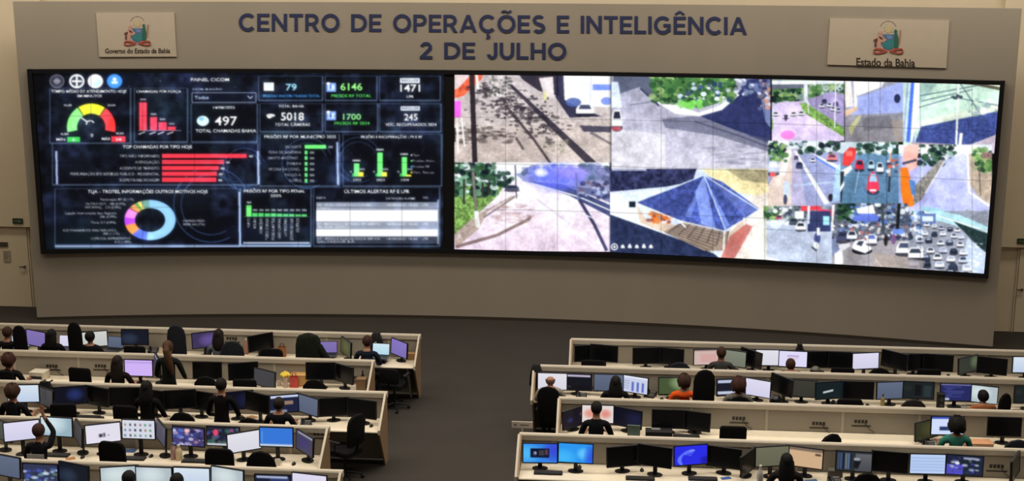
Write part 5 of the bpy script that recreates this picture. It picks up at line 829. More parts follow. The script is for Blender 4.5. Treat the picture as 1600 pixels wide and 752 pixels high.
# ------------------------------------------------------------------ office chairs
def chair_meshes():
    d = {}
    s = MB(); s.prism_xy(rrect(-.24, .24, -.23, .25, .09, 4), .43, .47); s.loops([[(x * .97, y * .97, z) for x, y in rrect(-.24, .24, -.23, .25, .09, 4)] if z > .49 else [(x, y, z) for x, y in rrect(-.24, .24, -.23, .25, .09, 4)] for z in (.468, .49, .505)])
    d['seat'] = s.mesh('seat', M_FABRIC, True)
    c = MB(); c.lathe([(.03, .1), (.03, .3), (.022, .3), (.022, .44)], 10); d['column'] = c.mesh('column', M_BLACK, True)
    b = MB()
    for k in range(5):
        a = 2 * PI * k / 5 + .3; b.tube([(0, 0, .11), (.15 * math.cos(a), .15 * math.sin(a), .1), (.29 * math.cos(a), .29 * math.sin(a), .07)], [.03, .022, .016], 6)
    d['base'] = b.mesh('star_base', M_BLACK)
    w = MB(); w.tube([(-.022, 0, .03), (.022, 0, .03)], .03, 10); d['caster'] = w.mesh('caster', M_BLACK)
    a = MB(); a.tube([(0, -.02, .46), (.0, -.02, .62), (.0, 0, .655)], .018, 6); a.prism_xy(rrect(-.03, .03, -.13, .13, .025, 3), .655, .685); d['armrest'] = a.mesh('armrest', M_BLACK)
    def back(name, w0, ztop, rt, m, zb=.6):
        pts = rrect(-w0, w0, zb, ztop, .06, 3, rt=rt); q = MB(); n = len(pts); f = lambda x, z, o: (x, -.235 + o + .25 * x * x - .06 * (z - .6), z)
        q.loops([[f(x * s_, zb + (z - zb) * s_ + (1 - s_) * .2, o) for x, z in pts] for s_, o in ((.9, -.035), (.98, -.028), (1, -.01), (1, .01), (.97, .024), (.88, .03))]); q.tube([(0, -.02, .44), (0, -.2, .46), (0, -.262, .56), (0, -.275, .75)], .02, 6)
        return q.mesh(name, m, True)
    d['mid'] = back('backrest', .235, 1.08, .1, M_FABRIC); d['dome'] = back('backrest', .24, 1.08, .22, M_FABRIC); d['square'] = back('backrest', .225, 1.08, .05, M_FABRIC); d['low'] = back('backrest', .22, .92, .1, M_FABRIC)
    d['tall'] = back('backrest', .235, 1.5, .2, M_FABRIC); d['tallblue'] = back('backrest', .25, 1.5, .22, M_FABBLUE); d['oval'] = back('backrest', .22, 1.3, .21, M_FABRIC); d['side'] = back('backrest', .22, 1.12, .16, M_FABRIC); d['brown'] = back('backrest', .24, 1.08, .22, mat('brown_black_chair_fabric', (38, 30, 27), .92, .25, 50)); d['bluedome'] = back('backrest', .24, 1.08, .22, M_FABBLUE)
    return d
CH = chair_meshes(); TOPZ = {'tall': 1.5, 'tallblue': 1.5, 'oval': 1.3, 'low': .92, 'side': 1.12}
def chair_at(loc, rz, kind, label, group=None, zs=1.0, sx=.9):
    t = thing('office_chair', label, 'chair', loc, rz, group)
    link('seat', CH['seat'], t); o = link('backrest', CH[kind], t); o.scale = (1, 1, zs); t.scale = (sx, 1, 1); link('column', CH['column'], t); b = link('star_base', CH['base'], t)
    for s in (-1, 1): link('armrest', CH['armrest'], t, (s * .27, .02, 0))
    for k in range(5): a = 2 * PI * k / 5 + .3; link('caster', CH['caster'], b, (.29 * math.cos(a), .29 * math.sin(a), 0))
    return t
def chair(r, px, py, kind, label, rz=0, dy=.66, sx=1.0):
    Yb = rowY(r) - dy - .25; p = at_y(px, py, Yb); zs = p.z / TOPZ.get(kind, 1.08); a = math.radians(rz)
    return chair_at((p.x - .25 * math.sin(a), Yb + .25 * math.cos(a), 0.0005), a, kind, label + ', ' + rown(r), None, min(1.25, max(.85, zs)), sx * .92)
CHAIRS = [('L1', 30, 508, 'tall', 'black high backed chair beside the bright white laptop', 0, .66, .6), ('L1', 116, 503, 'tall', 'tall black chair back rising above the rail beside the white laptop', 0, .66, .62), ('L1', 210, 541, 'square', 'low black chair before the dark upright monitor'), ('L1', 275, 507, 'tallblue', 'tall blue grey chair back rising above the rail', 0, .66, .76), ('L1', 362, 533, 'bluedome', 'dark blue chair beside the person in grey shirt', 10), ('L1', 480, 522, 'tall', 'wide chair draped with a dark green jacket', 0, .66, .9), ('L1', 424, 545, 'mid', 'low black chair beside the orange bag'),
 ('L2', 15, 580, 'square', 'black chair behind the reddish haired person', 0, .8), ('L2', 124, 575, 'square', 'empty black chair turned slightly before the bare desk', -8), ('L2', 321, 588, 'dome', 'black chair before the black monitor past the ponytailed woman'), ('L2', 382, 593, 'square', 'black chair before the third black monitor'), ('L2', 491, 593, 'dome', 'dark round topped chair before the cardboard box'),
 ('L3', 98, 631, 'square', 'black chair before the angled dark monitors', 8), ('L3', 195, 634, 'square', 'black chair with a pale tag before the black haired person', -6), ('L3', 284, 644, 'dome', 'low black dome chair beside the telephone'), ('L3', 389, 653, 'dome', 'low black chair right of the person standing in black'), ('L4', 174, 690, 'mid', 'black chair before the white icon monitor', -10), ('L4', 342, 701, 'mid', 'black chair before the red and green video'), ('L4', 407, 705, 'dome', 'black chair before the bright blue monitor'),
 ('R1', 926, 563, 'square', 'black chair before the angled pair at the aisle end'), ('R1', 1062, 566, 'bluedome', 'dark blue round chair mound before the black pair'), ('R1', 1317, 575, 'square', 'black chair before the pair left of the small white screen'), ('R1', 1375, 575, 'dome', 'black dome chair beside the small white screen'), ('R1', 1452, 577, 'square', 'black chair before the three black monitors'), ('R2', 1101, 577, 'tall', 'tall oval black chair behind the person in orange', 10, .84, .84), ('R2', 1166, 620, 'dome', 'black dome chair behind the curly haired person', 0, .82, .9), ('R2', 1328, 624, 'square', 'black chair before the dark green monitor'), ('R2', 1428, 624, 'brown', 'brown black dome chair before the reflective monitor'), ('R2', 1571, 614, 'oval', 'slim oval black chair right of the person in orange brown', 20, .66, .55),
 ('R3', 1146, 666, 'square', 'black chair at the bare desks before the power outlet'), ('R3', 1299, 678, 'dome', 'black chair half turned at the bare desks', 34), ('R3', 1592, 687, 'bluedome', 'blue grey chair at the photo edge'), ('R4', 1356, 739, 'dome', 'black chair before the striped monitor')]
for c in CHAIRS: chair(*c)
# chairs standing clear of the desks at the row ends
p = at_z(548, 684, .5); chair_at((p.x, rowY('L3') - .78, .0005), math.radians(62), 'side', 'black office chair turned sideways under the desk at the aisle, third row, left block', None, 1.0)
p = at_z(623, 585, .5); chair_at((p.x, rowY('L1') - .82, .0005), math.radians(-14), 'low', 'dark office chair pushed under the violet monitor desk at the aisle, first row', None, .92)

# ------------------------------------------------------------------ people
HAIRC = {'black': (18, 16, 16), 'brown': (58, 38, 28), 'dark': (32, 24, 21), 'red': (60, 35, 28), 'auburn': (74, 50, 34), 'grey': (110, 104, 98)}
def skin_mesh(V, E, mats, matf):
    me = bpy.data.meshes.new('body'); me.from_pydata([v[0] for v in V], E, []); o = bpy.data.objects.new('body_t', me); COL.objects.link(o)
    md = o.modifiers.new('skin', 'SKIN'); md.use_smooth_shade = True; md.branch_smoothing = .6
    if not me.skin_vertices: raise RuntimeError('no skin layer')
    for i, v in enumerate(V):
        sv = me.skin_vertices[0].data[i]; r = v[1]; sv.radius = r if isinstance(r, tuple) else (r, r); sv.use_root = (i == 0)
    sb = o.modifiers.new('sub', 'SUBSURF'); sb.levels = 1; sb.render_levels = 1
    dg = bpy.context.evaluated_depsgraph_get(); dg.update(); out = bpy.data.meshes.new_from_object(o.evaluated_get(dg)); bpy.data.objects.remove(o); bpy.data.meshes.remove(me)
    out.materials.clear()
    for m in mats: out.materials.append(m)
    for f in out.polygons: f.material_index = matf(f.center); f.use_smooth = True
    return out
def person(r, px, py, label, shirt, hair=('short', 'dark'), pose='sit', dy=.82, face=0, skin=(150, 104, 80), lean=0.0, xoff=0, pants=(30, 32, 42), raise_arm=None, seat=True, sleeves='short', arms=(.0, .0), chair_kind='low', hz=None):
    Y = rowY(r) - dy; hp = at_y(px, py, Y + (.06 if pose == 'sit' else .1) + lean); zh = hz or hp.z; sit = pose == 'sit'
    zp = .625 if sit else .9 * zh / 1.58; k = (zh - zp) / (.6 if sit else .67); kx = 1.0 if sit else zh / 1.58
    t = thing('person', label + ', ' + rown(r), 'person', (hp.x, Y, 0), math.radians(face))
    V = []; E = []
    def v(x, y, z, rad, par=None):
        V.append(((x, y, z), rad)); n = len(V) - 1
        if par is not None: E.append((par, n))
        return n
    Z = lambda q: zp + q * k * (.6 / .67 if sit else 1)
    L = lambda q: lean * min(1, q / .67)
    a = v(0, 0, zp, (.15, .12)); b = v(0, .015 + L(.18), Z(.18), (.14, .11), a); c = v(0, .025 + L(.36), Z(.36), (.165, .115), b); d = v(0, .03 + L(.46), Z(.46), (.12, .085), c)
    n = v(0, .045 + L(.55), Z(.54), .052, d); h0 = v(0, .06 + L(.6), Z(.6), (.062, .07), n); h1 = v(0, .065 + L(.67), Z(.68), (.074, .09), h0); h2 = v(0, .06 + L(.67), Z(.745), (.055, .065), h1)
    v(0, .165 + L(.67), Z(.655), .012, h1)                         # nose
    for s in (-1, 1): v(s * .085, .05 + L(.67), Z(.665), .014, h1)  # ears
    for i, s in enumerate((-1, 1)):
        sh = v(s * .165, .03 + L(.46), Z(.45), .062, d); reach = arms[i]
        if raise_arm == s:
            el = v(s * .2, .12, Z(.66), .042, sh); wr = v(s * .06, .13, zh + .21, .03, el); pm = v(s * .04, .13, zh + .28, (.036, .018), wr); dirv = Vector((0, .02, 1))
        elif sit:
            el = v(s * .25, .1 + L(.3), max(.8, Z(.2)), .044, sh); wr = v(s * .19, .31 + reach, .82, .029, el); pm = v(s * .18, .39 + reach, .815, (.036, .016), wr); dirv = Vector((-.1 * s, 1, -.06))
        else:
            el = v(s * .25, .1 + L(.2), Z(.16), .042, sh); wr = v(s * .2, .3 + reach, max(.86, Z(.06)), .028, el); pm = v(s * .19, .37 + reach, max(.82, Z(.03)), (.034, .016), wr); dirv = Vector((-.1 * s, 1, -.25))
        dirv.normalize(); side = Vector((s, 0, 0)); base = Vector(V[pm][0])
        for q, (o_, ln) in enumerate(((-.028, .072), (-.01, .082), (.01, .078), (.027, .062))):
            m1 = base + side * o_ + dirv * .05; f1 = v(*m1, .0095, pm); m2 = m1 + dirv * ln * .5 - Vector((0, 0, .004)); f2 = v(*m2, .0085, f1); m3 = m2 + dirv * ln * .5 - Vector((0, 0, .014)); v(*m3, .007, f2)
        m1 = base - side * .045 + dirv * .02; th = v(*m1, .011, pm); v(*(m1 - side * .012 + dirv * .04), .009, th)
    for s in (-1, 1):
        hi = v(s * .09, .02, zp - .02 if sit else zp - .05, .085 if sit else .09, a)
        if sit: kn = v(s * .12, .36, .58, .058, hi); an = v(s * .12, .36, .11, .042, kn); to = v(s * .13, .47, .045, (.042, .03), an)
        else: kn = v(s * .1, .03, zp * .52, .06, hi); an = v(s * .1, 0, .1, .042, kn); to = v(s * .11, .13, .04, (.042, .03), an)
    sk = mat('skin_%d' % skin[0], skin, .55, .05, 8); shm = mat('shirt_%d_%d_%d' % shirt, shirt, .9, .12, 20, spec=.1); pm_ = mat('trousers_%d_%d_%d' % pants, pants, .9, .1, 20, spec=.1); so = mat('dark_shoes', (24, 22, 22), .5)
    zn = Z(.52)
    def mf(p):
        if p.z < .09: return 3
        if p.z < zp + (.03 if sit else -.02) and abs(p.x) < .24 and not (p.y > .28 and p.z > .7): return 2
        if p.z > zn and abs(p.x) < .11 and raise_arm is None: return 0
        if raise_arm is not None and p.z > zn and (abs(p.x) < .1 and p.y < .2 + lean): return 0
        if abs(p.x) > .1 and (p.y > (.28 if sleeves == 'long' else .13) + L(.3)) and p.z > .6 and (raise_arm is None or True) and (sit or p.y > .2): return 0
        return 1
    link('body', skin_mesh(V, E, [sk, shm, pm_, so], mf), t)
    hc = HAIRC[hair[1]]; hm = mat('hair_' + hair[1], hc, .75, .3, 40, stretch=(1, 1, .3), spec=.2); hx, hy, hzz = 0, .05 + L(.67), Z(.685)
    if hair[0] != 'bald':
        big = {'afro': 1.45, 'curly': 1.3}.get(hair[0], 1.0); g = MB(); n_, m_ = 20, 12; vs = []; fs = []
        for i in range(m_ + 1):
            th = -PI / 2 + PI * i / m_
            for j in range(n_):
                ph = 2 * PI * j / n_; w = 1 + (.07 * math.sin(5 * ph + 3 * th) + .05 * math.sin(9 * ph - 4 * th) if big > 1 else .02 * math.sin(6 * ph))
                vs.append((hx + .09 * big * w * math.cos(th) * math.cos(ph), hy + .108 * big * w * math.cos(th) * math.sin(ph) - .006, hzz + .02 + .105 * big * w * math.sin(th)))
        for i in range(m_):
            for j in range(n_):
                q = (i * n_ + j, i * n_ + (j + 1) % n_, (i + 1) * n_ + (j + 1) % n_, (i + 1) * n_ + j); cy = sum(vs[x][1] for x in q) / 4 - hy; cz = sum(vs[x][2] for x in q) / 4 - hzz
                if cy > .035 and cz < .06 or cz < -.055 * big: continue     # leave the face and the nape free
                fs.append(q)
        g.add(vs, fs)
        if hair[0] in ('long', 'longer'):
            ln = .3 if hair[0] == 'long' else .42
            g.loops([[(hx + a_ * math.cos(2 * PI * j / 14), hy - off + b_ * math.sin(2 * PI * j / 14), hzz + .03 - z_) for j in range(14)] for a_, b_, z_, off in ((.06, .05, -.05, .03), (.1, .075, .02, .03), (.112, .07, .1, .045), (.115, .06, ln * .6, .07), (.09, .045, ln * .85, .085), (.045, .025, ln, .09))])
        if hair[0] == 'pony':
            g.tube([(hx, hy - .07, hzz + .06), (hx + .02, hy - .15, hzz - .02), (hx + .05, hy - .16, hzz - .18), (hx + .09, hy - .15, hzz - .34), (hx + .11, hy - .15, hzz - .45)], [.045, .062, .07, .055, .02], 12)
        if hair[0] == 'bun': g.ell((hx, hy - .04, hzz + .13), .055, .055, .05)
        g.build('hair', hm, t, True)
    else:
        f = MB(); f.loops([[(hx + rr * .082 * math.cos(PI + PI * j / 14), hy + rr * .1 * math.sin(PI + PI * j / 14) - .004, hzz + zz) for j in range(15)] for rr, zz in ((.86, -.06), (1.0, -.03), (1.04, 0), (1.02, .02))], closed=False, caps=False); f.build('hair', mat('hair_fringe', (126, 100, 84), .8), t, True)
    e = MB()
    for s in (-1, 1): e.ell((s * .03, .148 + L(.67), Z(.69)), .012, .01, .009, 8, 6)
    e.build('eyes', M_BLACK, t); e = MB(); e.box(-.024, .024, .138 + L(.67), .146 + L(.67), Z(.615), Z(.622)); e.build('mouth', mat('lips', (130, 70, 62), .6), t)
    if raise_arm:
        q = MB(); q.loops([[(x, -.118 - .6 * (.14 * .14 - x * x) * .6, z) for x in (-.13, -.07, 0, .07, .13)] + [(x, -.112 - .6 * (.14 * .14 - x * x) * .6, z) for x in (.13, .07, 0, -.07, -.13)] for z in (Z(.3), Z(.37))]); q.build('back_print', mat('white_back_print', (186, 180, 180), .8, .2, 60), t)
    if sit and seat:
        a_ = math.radians(face); chair_at((hp.x, Y + .02, .0005), a_, chair_kind, 'black office chair under the ' + seat + ', ' + rown(r), None, 1.0)
    return t
PPL = [
 ('L1', 12, 521, 'reddish brown haired person in black at the photo edge', (26, 24, 26), dict(arms=(-.2, -.2), hair=('short', 'red'), lean=.06, seat=None, skin=(140, 92, 74))),
 ('L1', 81, 525, 'dark haired person in black between lilac and white screens', (20, 19, 21), dict(hair=('long', 'black'), seat='person between lilac and white screens', arms=(-.2, -.2))),
 ('L1', 141, 528, 'black haired person in black before the pale grey monitor', (22, 21, 23), dict(hair=('short', 'black'), seat=None, arms=(-.2, -.2))),
 ('L1', 342, 525, 'brown black haired person in grey blue shirt', (96, 102, 112), dict(hair=('long', 'dark'), seat=None)),
 ('L1', 574, 535, 'person in dark blue leaning on the desk near the aisle', (28, 34, 48), dict(hair=('short', 'red'), lean=.12, arms=(-.2, -.2), sleeves='long', seat='person in dark blue', pants=(44, 52, 72))),
 ('L2', 14, 565, 'reddish haired person in black at the photo edge', (22, 20, 22), dict(hair=('curly', 'red'), seat=None, skin=(140, 92, 74))),
 ('L2', 184, 567, 'long brown haired person left of the bright lilac monitor', (30, 22, 22), dict(hair=('longer', 'dark'), seat='long brown haired person')),
 ('L2', 264, 543, 'standing woman with long brown ponytail and dark green top', (26, 30, 28), dict(hair=('pony', 'auburn'), pose='stand', dy=.86, pants=(26, 26, 30), sleeves='long')),
 ('L3', 20, 614, 'brown haired person in black before the pale blue monitor', (24, 22, 26), dict(hair=('curly', 'brown'), seat='person before the pale blue monitor', arms=(0, .05))),
 ('L3', 231, 606, 'black haired person in black among the black monitors', (18, 17, 19), dict(hair=('long', 'black'), pose='stand', pants=(18, 18, 22), sleeves='long', dy=.84)),
 ('L3', 347, 602, 'person in black standing among the black monitors', (17, 16, 18), dict(hair=('short', 'black'), pose='stand', dy=.84, pants=(20, 20, 24), sleeves='long')),
 ('L3', 436, 633, 'dark haired person in black before the lit photo monitor', (20, 20, 24), dict(hair=('short', 'dark'), seat='person before the lit photo monitor')),
 ('L4', 61, 675, 'red brown haired person in dark top raising an arm', (26, 26, 32), dict(hair=('short', 'red'), seat='person raising an arm', raise_arm=1)),
 ('L5', 202, 750, 'black haired head at the bottom edge before a pale monitor', (24, 24, 26), dict(hair=('short', 'black'), seat='head before the turned pale monitor', dy=.82)),
 ('L5', 277, 754, 'black haired head at the bottom edge between two pale monitors', (24, 24, 26), dict(hair=('short', 'black'), seat='head between two pale monitors', dy=.82)),
 ('R1', 1127, 553, 'brown haired person in grey before the pinkish monitor', (62, 62, 62), dict(hair=('short', 'brown'), seat='person in grey', skin=(120, 78, 60))),
 ('R1', 1235, 571, 'slumped reddish haired person before the white form screen', (40, 36, 36), dict(hair=('short', 'red'), seat='slumped person', dy=.92, lean=.16, skin=(140, 80, 66))),
 ('R2', 860, 594, 'bald man in pale grey shirt on a tall black chair', (150, 142, 128), dict(hair=('bald', 'grey'), seat=None, skin=(160, 112, 92), dy=.8, arms=(0, .1))),
 ('R2', 962, 599, 'long black haired person in black before the grey blue monitor', (24, 24, 26), dict(hair=('long', 'black'), seat='long black haired person')),
 ('R2', 1069, 598, 'brown haired person in orange shirt beside the green monitor', (236, 92, 34), dict(hair=('curly', 'brown'), seat=None, lean=.04)),
 ('R2', 1154, 604, 'curly brown haired person in grey shirt', (112, 112, 104), dict(hair=('afro', 'red'), seat=None)),
 ('R2', 1538, 621, 'black haired person in orange brown leaning at the pale monitor', (150, 92, 58), dict(hair=('short', 'black'), lean=.1, seat=None, dy=.88, face=10, arms=(-.2, -.2))),
 ('R3', 932, 640, 'man in black shirt with short black hair before the salmon map', (20, 21, 25), dict(hair=('short', 'black'), seat='man in black shirt', arms=(0, .08), skin=(165, 120, 95))),
 ('R3', 1495, 667, 'person with big black afro hair and teal shirt', (56, 122, 108), dict(hair=('afro', 'black'), seat='person in teal', skin=(150, 110, 84), sleeves='short')),
 ('R4', 1229, 722, 'long black haired person before the beige monitor', (30, 28, 28), dict(hair=('longer', 'black'), seat='person before the beige monitor')),
]
for r, px, py, lb, sh, kw in PPL: person(r, px, py, lb, sh, **kw)
# two people sit squarely on the chairs already placed behind them
for ck, pk in (('black chair behind the reddish haired person', 'reddish haired person in black at the photo edge'), ('black dome chair behind the curly haired person', 'curly brown haired person')):
    ch_ = [o for o in COL.objects if str(o.get('label', '')).startswith(ck)][0]; pe_ = [o for o in COL.objects if str(o.get('label', '')).startswith(pk)][0]
    ch_.location = (pe_.location.x, pe_.location.y + .02, .0005); ch_.scale = (.9, 1, 1)
# the bald man's tall chair, seen down to the seat because the next row starts further on
p = at_y(857, 604, rowY('R2') - 1.05); chair_at((p.x + .02, rowY('R2') - .79, .0005), math.radians(-4), 'tall', 'tall black chair under the bald man, back fully in view at the aisle', None, p.z / 1.5, .8)
# curly person's seat is the dome chair already placed

# ------------------------------------------------------------------ small things on the desks
def KEYS():
    m = MB(); k = MB(); m.prism_xy(rrect(-.21, .21, -.07, .07, .012, 2), 0, .018)
    for a in range(5):
        for b in range(15): k.box(-.2 + b * .0265, -.2 + b * .0265 + .022, .042 - a * .024, .042 - a * .024 + .02, .018, .024)
    return m.mesh('case', M_BLACK), k.mesh('keys', M_DGREY)
KC, KK = KEYS()
def keyboard(r, px, py, label, ang=0):
    t = thing('keyboard', label + ', ' + rown(r), 'keyboard', on_desk(r, px, py, .3, .58, .43, .15, False, math.radians(ang)), math.radians(ang)); link('case', KC, t); link('keys', KK, t); return t
MOUSE = MB().ell((0, 0, 0), .032, .055, .036, 14, 8, lo=0.0).mesh('mouse_body', M_BLACK, True); WHEEL = MB().tube([(-.004, .03, .03), (.004, .03, .03)], .008, 8).mesh('wheel', M_DGREY)
def on_desk(r, px, py, lo=.1, hi=.6, w=.08, d=.12, tall=False, a=0.0):
    p = at_z(px, py, DESK_Z + .01); Y = min(rowY(r) - lo, max(p.y, rowY(r) - hi)); q = at_y(px, py, Y); best = None
    for k in range(260):                                            # nearest free spot around the place seen in the photograph
        rr = .012 * math.sqrt(k) * 1.6; x, y = q.x + rr * math.cos(k * 2.4), Y + rr * math.sin(k * 2.4); s = quad(x, y, w, d, a); S = [('low', s)] + ([('high', s)] if tall else [])
        if free(r, S) and inside(r, S): best = (x, y, S); break
    if best: TAKEN.setdefault(r, []).extend(best[2]); return Vector((best[0], best[1], DESK_Z + .0005))
    print('NO SPOT', r, px, py); return Vector((q.x, Y, DESK_Z + .0005))
def mouse(r, px, py, label):
    t = thing('computer_mouse', label + ', ' + rown(r), 'mouse', on_desk(r, px, py)); link('shell', MOUSE, t); link('wheel', WHEEL, t)
KB = [('L3', 134, 650, 'black keyboard before the second angled black monitor'), ('L4', 92, 705, 'black keyboard beside the red haired person'), ('L4', 209, 706, 'black keyboard below the icon screen'), ('L4', 312, 702, 'dark keyboard below the colourful map picture'), ('R1', 1524, 586, 'black keyboard below the greenish reflection'), ('R1', 1600, 590, 'black keyboard at the photo edge'), ('R1', 1210, 582, 'dark keyboard below the bright white monitor'), ('R2', 1003, 626, 'black keyboard below the blue column chart'), ('R2', 1245, 633, 'black keyboard below the grey green dim monitor'), ('R2', 1500, 638, 'black keyboard below the dark blue code monitor'), ('R2', 1598, 640, 'black keyboard at the photo edge'), ('R3', 1070, 679, 'black keyboard below the black pair'), ('R4', 864, 735, 'black keyboard below the two blue monitors'), ('R4', 1000, 743, 'black keyboard below the black pair'), ('R4', 1095, 746, 'black keyboard below the royal blue screen'), ('R4', 1445, 750, 'black keyboard below the pale blue text screen')]
for k in KB: keyboard(*k)
MS = [('L3', 153, 652, 'black mouse beside the keyboard'), ('L3', 574, 665, 'black mouse at the aisle end'), ('L4', 127, 711, 'dark mouse beside the keyboard'), ('L4', 227, 713, 'black mouse right of the keyboard'), ('L4', 459, 725, 'black mouse on white pad at the row end'), ('R1', 1482, 587, 'black mouse right of the three black monitors'), ('R2', 1351, 634, 'black mouse left of the yellow bottle'), ('R2', 1034, 624, 'small dark mouse beside the leaning bag'), ('R4', 901, 736, 'black mouse right of the keyboard by the blue screens'), ('R4', 1003, 735, 'black mouse before the black pair')]
for m in MS: mouse(*m)
PHONE_B = MB().loops([[(-.09, -.1, 0), (.09, -.1, 0), (.09, .1, 0), (-.09, .1, 0)], [(-.09, -.1, .02), (.09, -.1, .02), (.09, .1, .07), (-.09, .1, .07)]]).mesh('base', M_BLACK)
def handset_me():
    m = MB(); m.tube([(-.065, -.085, .045), (-.065, -.05, .075), (-.065, .05, .1), (-.065, .085, .085)], [.024, .016, .016, .024], 8); return m.mesh('handset', M_BLACK, True)
HS = handset_me()
def keypad_me():
    m = MB()
    for a in range(4):
        for b in range(3): m.box(-.01 + b * .028, .01 + b * .028, -.07 + a * .025, -.052 + a * .025, .027 + a * .0062, .037 + a * .0062)
    m.box(-.02, .075, .04, .08, .055, .068); return m.mesh('keypad', M_GREY)
KP = keypad_me()
def phone(r, px, py, label, ang=0):
    t = thing('desk_phone', label + ', ' + rown(r), 'telephone', on_desk(r, px, py, .18, .5, .2, .22, True, math.radians(ang)), math.radians(ang)); link('base', PHONE_B, t); link('handset', HS, t); link('keypad', KP, t)
for a in (('L1', 238, 533, 'black telephone right of the dark upright monitor', 10), ('L3', 488, 658, 'black telephone below the blue grey monitor', 8), ('R2', 1010, 618, 'black telephone right of the column chart', -20), ('R2', 905, 617, 'black telephone at the bald man’s hand', 5), ('R2', 1310, 630, 'black telephone below the dark green monitor', 15), ('R4', 1300, 738, 'dark telephone left of the striped monitor', 10), ('R3', 1440, 694, 'pale telephone below the olive dim monitor', 0)): phone(*a)
MUG_P = [(.036, 0), (.04, .01), (.04, .09), (.035, .09), (.034, .012), (.002, .012)]
def cup(r, px, py, label, rgb=(222, 214, 198), s=1.0):
    t = thing('cup', label + ', ' + rown(r), 'cup', on_desk(r, px, py, .1, .62, .11, .09, True)); m = mat('cup_%d' % rgb[0], rgb, .4); MB().lathe(MUG_P, 16).build('body', m, t, True).scale = (s, s, s)
    h = MB(); h.tube([(.038 + .026 * math.sin(q), 0, .05 - .028 * math.cos(q)) for q in [PI * i / 8 for i in range(9)]], .006, 6); h.build('handle', m, t, True).scale = (s, s, s)
cup('L1', 241, 550, 'pale cup, left of two on the bare desk spot', (206, 192, 168)); cup('L1', 250, 550.5, 'pale cup, right of two on the bare desk spot', (206, 192, 168)); cup('L4', 434, 726, 'white cup below the bright blue monitor'); cup('L2', 436, 602, 'white cup beside the yellow gift bag', (216, 200, 190))
def bottle(r, px, py, label, rgb, cap, h=.22, rad=.035, lo=.1, hi=.6):
    t = thing('bottle', label + ', ' + rown(r), 'bottle', on_desk(r, px, py, lo, hi, rad * 2.1, rad * 2.1, True)); m = mat('bottle_%d_%d' % (rgb[0], rgb[2]), rgb, .3)
    MB().lathe([(rad * .9, 0), (rad, .01), (rad, h * .55), (rad * .85, h * .68), (rad * .38, h * .82), (rad * .36, h * .9)], 14).build('body', m, t, True); MB().lathe([(rad * .42, h * .89), (rad * .42, h), (.003, h)], 12).build('cap', mat('cap_%d' % cap[0], cap, .4), t)
bottle('L1', 385, 549, 'pinkish bottle left of the black turned monitor', (170, 120, 104), (206, 190, 180), .3, .045); bottle('L4', 260, 716, 'pinkish bottle beside the colourful map picture', (176, 140, 134), (150, 110, 110), .26, .04); bottle('L4', 277, 717, 'cream bottle beside the colourful map picture', (214, 192, 156), (226, 214, 190), .24, .05); bottle('R2', 1380, 633, 'yellow brown bottle with dark cap', (150, 132, 84), (50, 40, 44), .23, .035); bottle('R4', 1187, 757, 'clear white bottle before the olive grey monitor', (190, 190, 188), (214, 214, 210), .3, .045, .1, .66); bottle('L2', 567, 602, 'dark bottle at the row end before the wooden bin', (40, 38, 34), (30, 30, 30), .28, .035)
def sheet(r, px, py, label, w, d, ang, rgb=(226, 218, 202), lo=.06, hi=.62, name='paper_sheet'):
    t = thing(name, label + ', ' + rown(r), 'paper', on_desk(r, px, py, lo, hi, w * .74, d * .82, False, math.radians(ang)), math.radians(ang)); m = mat('paper_%d_%d' % (rgb[0], rgb[2]), rgb, .8)
    w *= .72; d *= .8
    for k in range(3): MB().box(-w / 2 + .004 * k, w / 2 + .004 * k, -d / 2 + .003 * k, d / 2 + .003 * k, .0015 * k, .0015 * k + .0013).build('sheet', m, t, False).rotation_euler = (0, 0, .05 * k)
for a in (('L4', 105, 712, 'orange paper beside the black keyboard', .18, .12, 30, (190, 130, 80)), ('R1', 1030, 571, 'white papers between the two stands of the black pair', .25, .16, 3), ('R1', 1531, 584, 'white paper below the greenish reflection', .2, .12, 0), ('R4', 870, 727, 'white paper between the blue monitors', .3, .18, 0), ('R4', 998, 731, 'white papers between the black pair stands', .2, .14, 6), ('L3', 310, 645, 'pale paper beside the standing person', .18, .13, 8), ('L3', 545, 650, 'pale papers between the angled pair at the row end', .26, .16, 12), ('R2', 1275, 628, 'pale papers left of the dark green monitor', .26, .17, 20), ('R3', 1062, 671, 'white paper below the second black monitor', .24, .14, 0), ('L3', 392, 646, 'pale brown paper in front of the black monitors', .22, .16, -35, (190, 150, 112)), ('R4', 1263, 746, 'blue folder below the beige monitor', .26, .18, 4, (70, 92, 130)), ('L4', 204, 692, 'blue sheet below the icon screen', .3, .17, 0, (60, 84, 130)), ('R4', 1134, 747, 'blue cloth before the black monitor', .2, .1, 20, (60, 92, 160))): sheet(*a)  # blue entries are thin flat sheets like the papers
t = thing('flower_bouquet', 'yellow bouquet in a pale wrap, ' + rown('L2'), 'flowers', on_desk('L2', 446, 600, .3, .5, .15, .15, True)); MB().lathe([(.03, 0), (.04, .01), (.035, .1), (.075, .2), (.07, .2), (.03, .1)], 14).build('wrap', mat('pale_wrap', (206, 184, 170), .6), t, True)
for k in range(16): a = k * 2.4; rr = .075 * math.sqrt(k / 16); MB().ell((rr * math.cos(a), rr * math.sin(a), .25 - rr * .6 + .02), .034, .034, .03, 8, 6).build('bloom', mat('yellow_bloom', (226, 196, 70), .7), t, True)
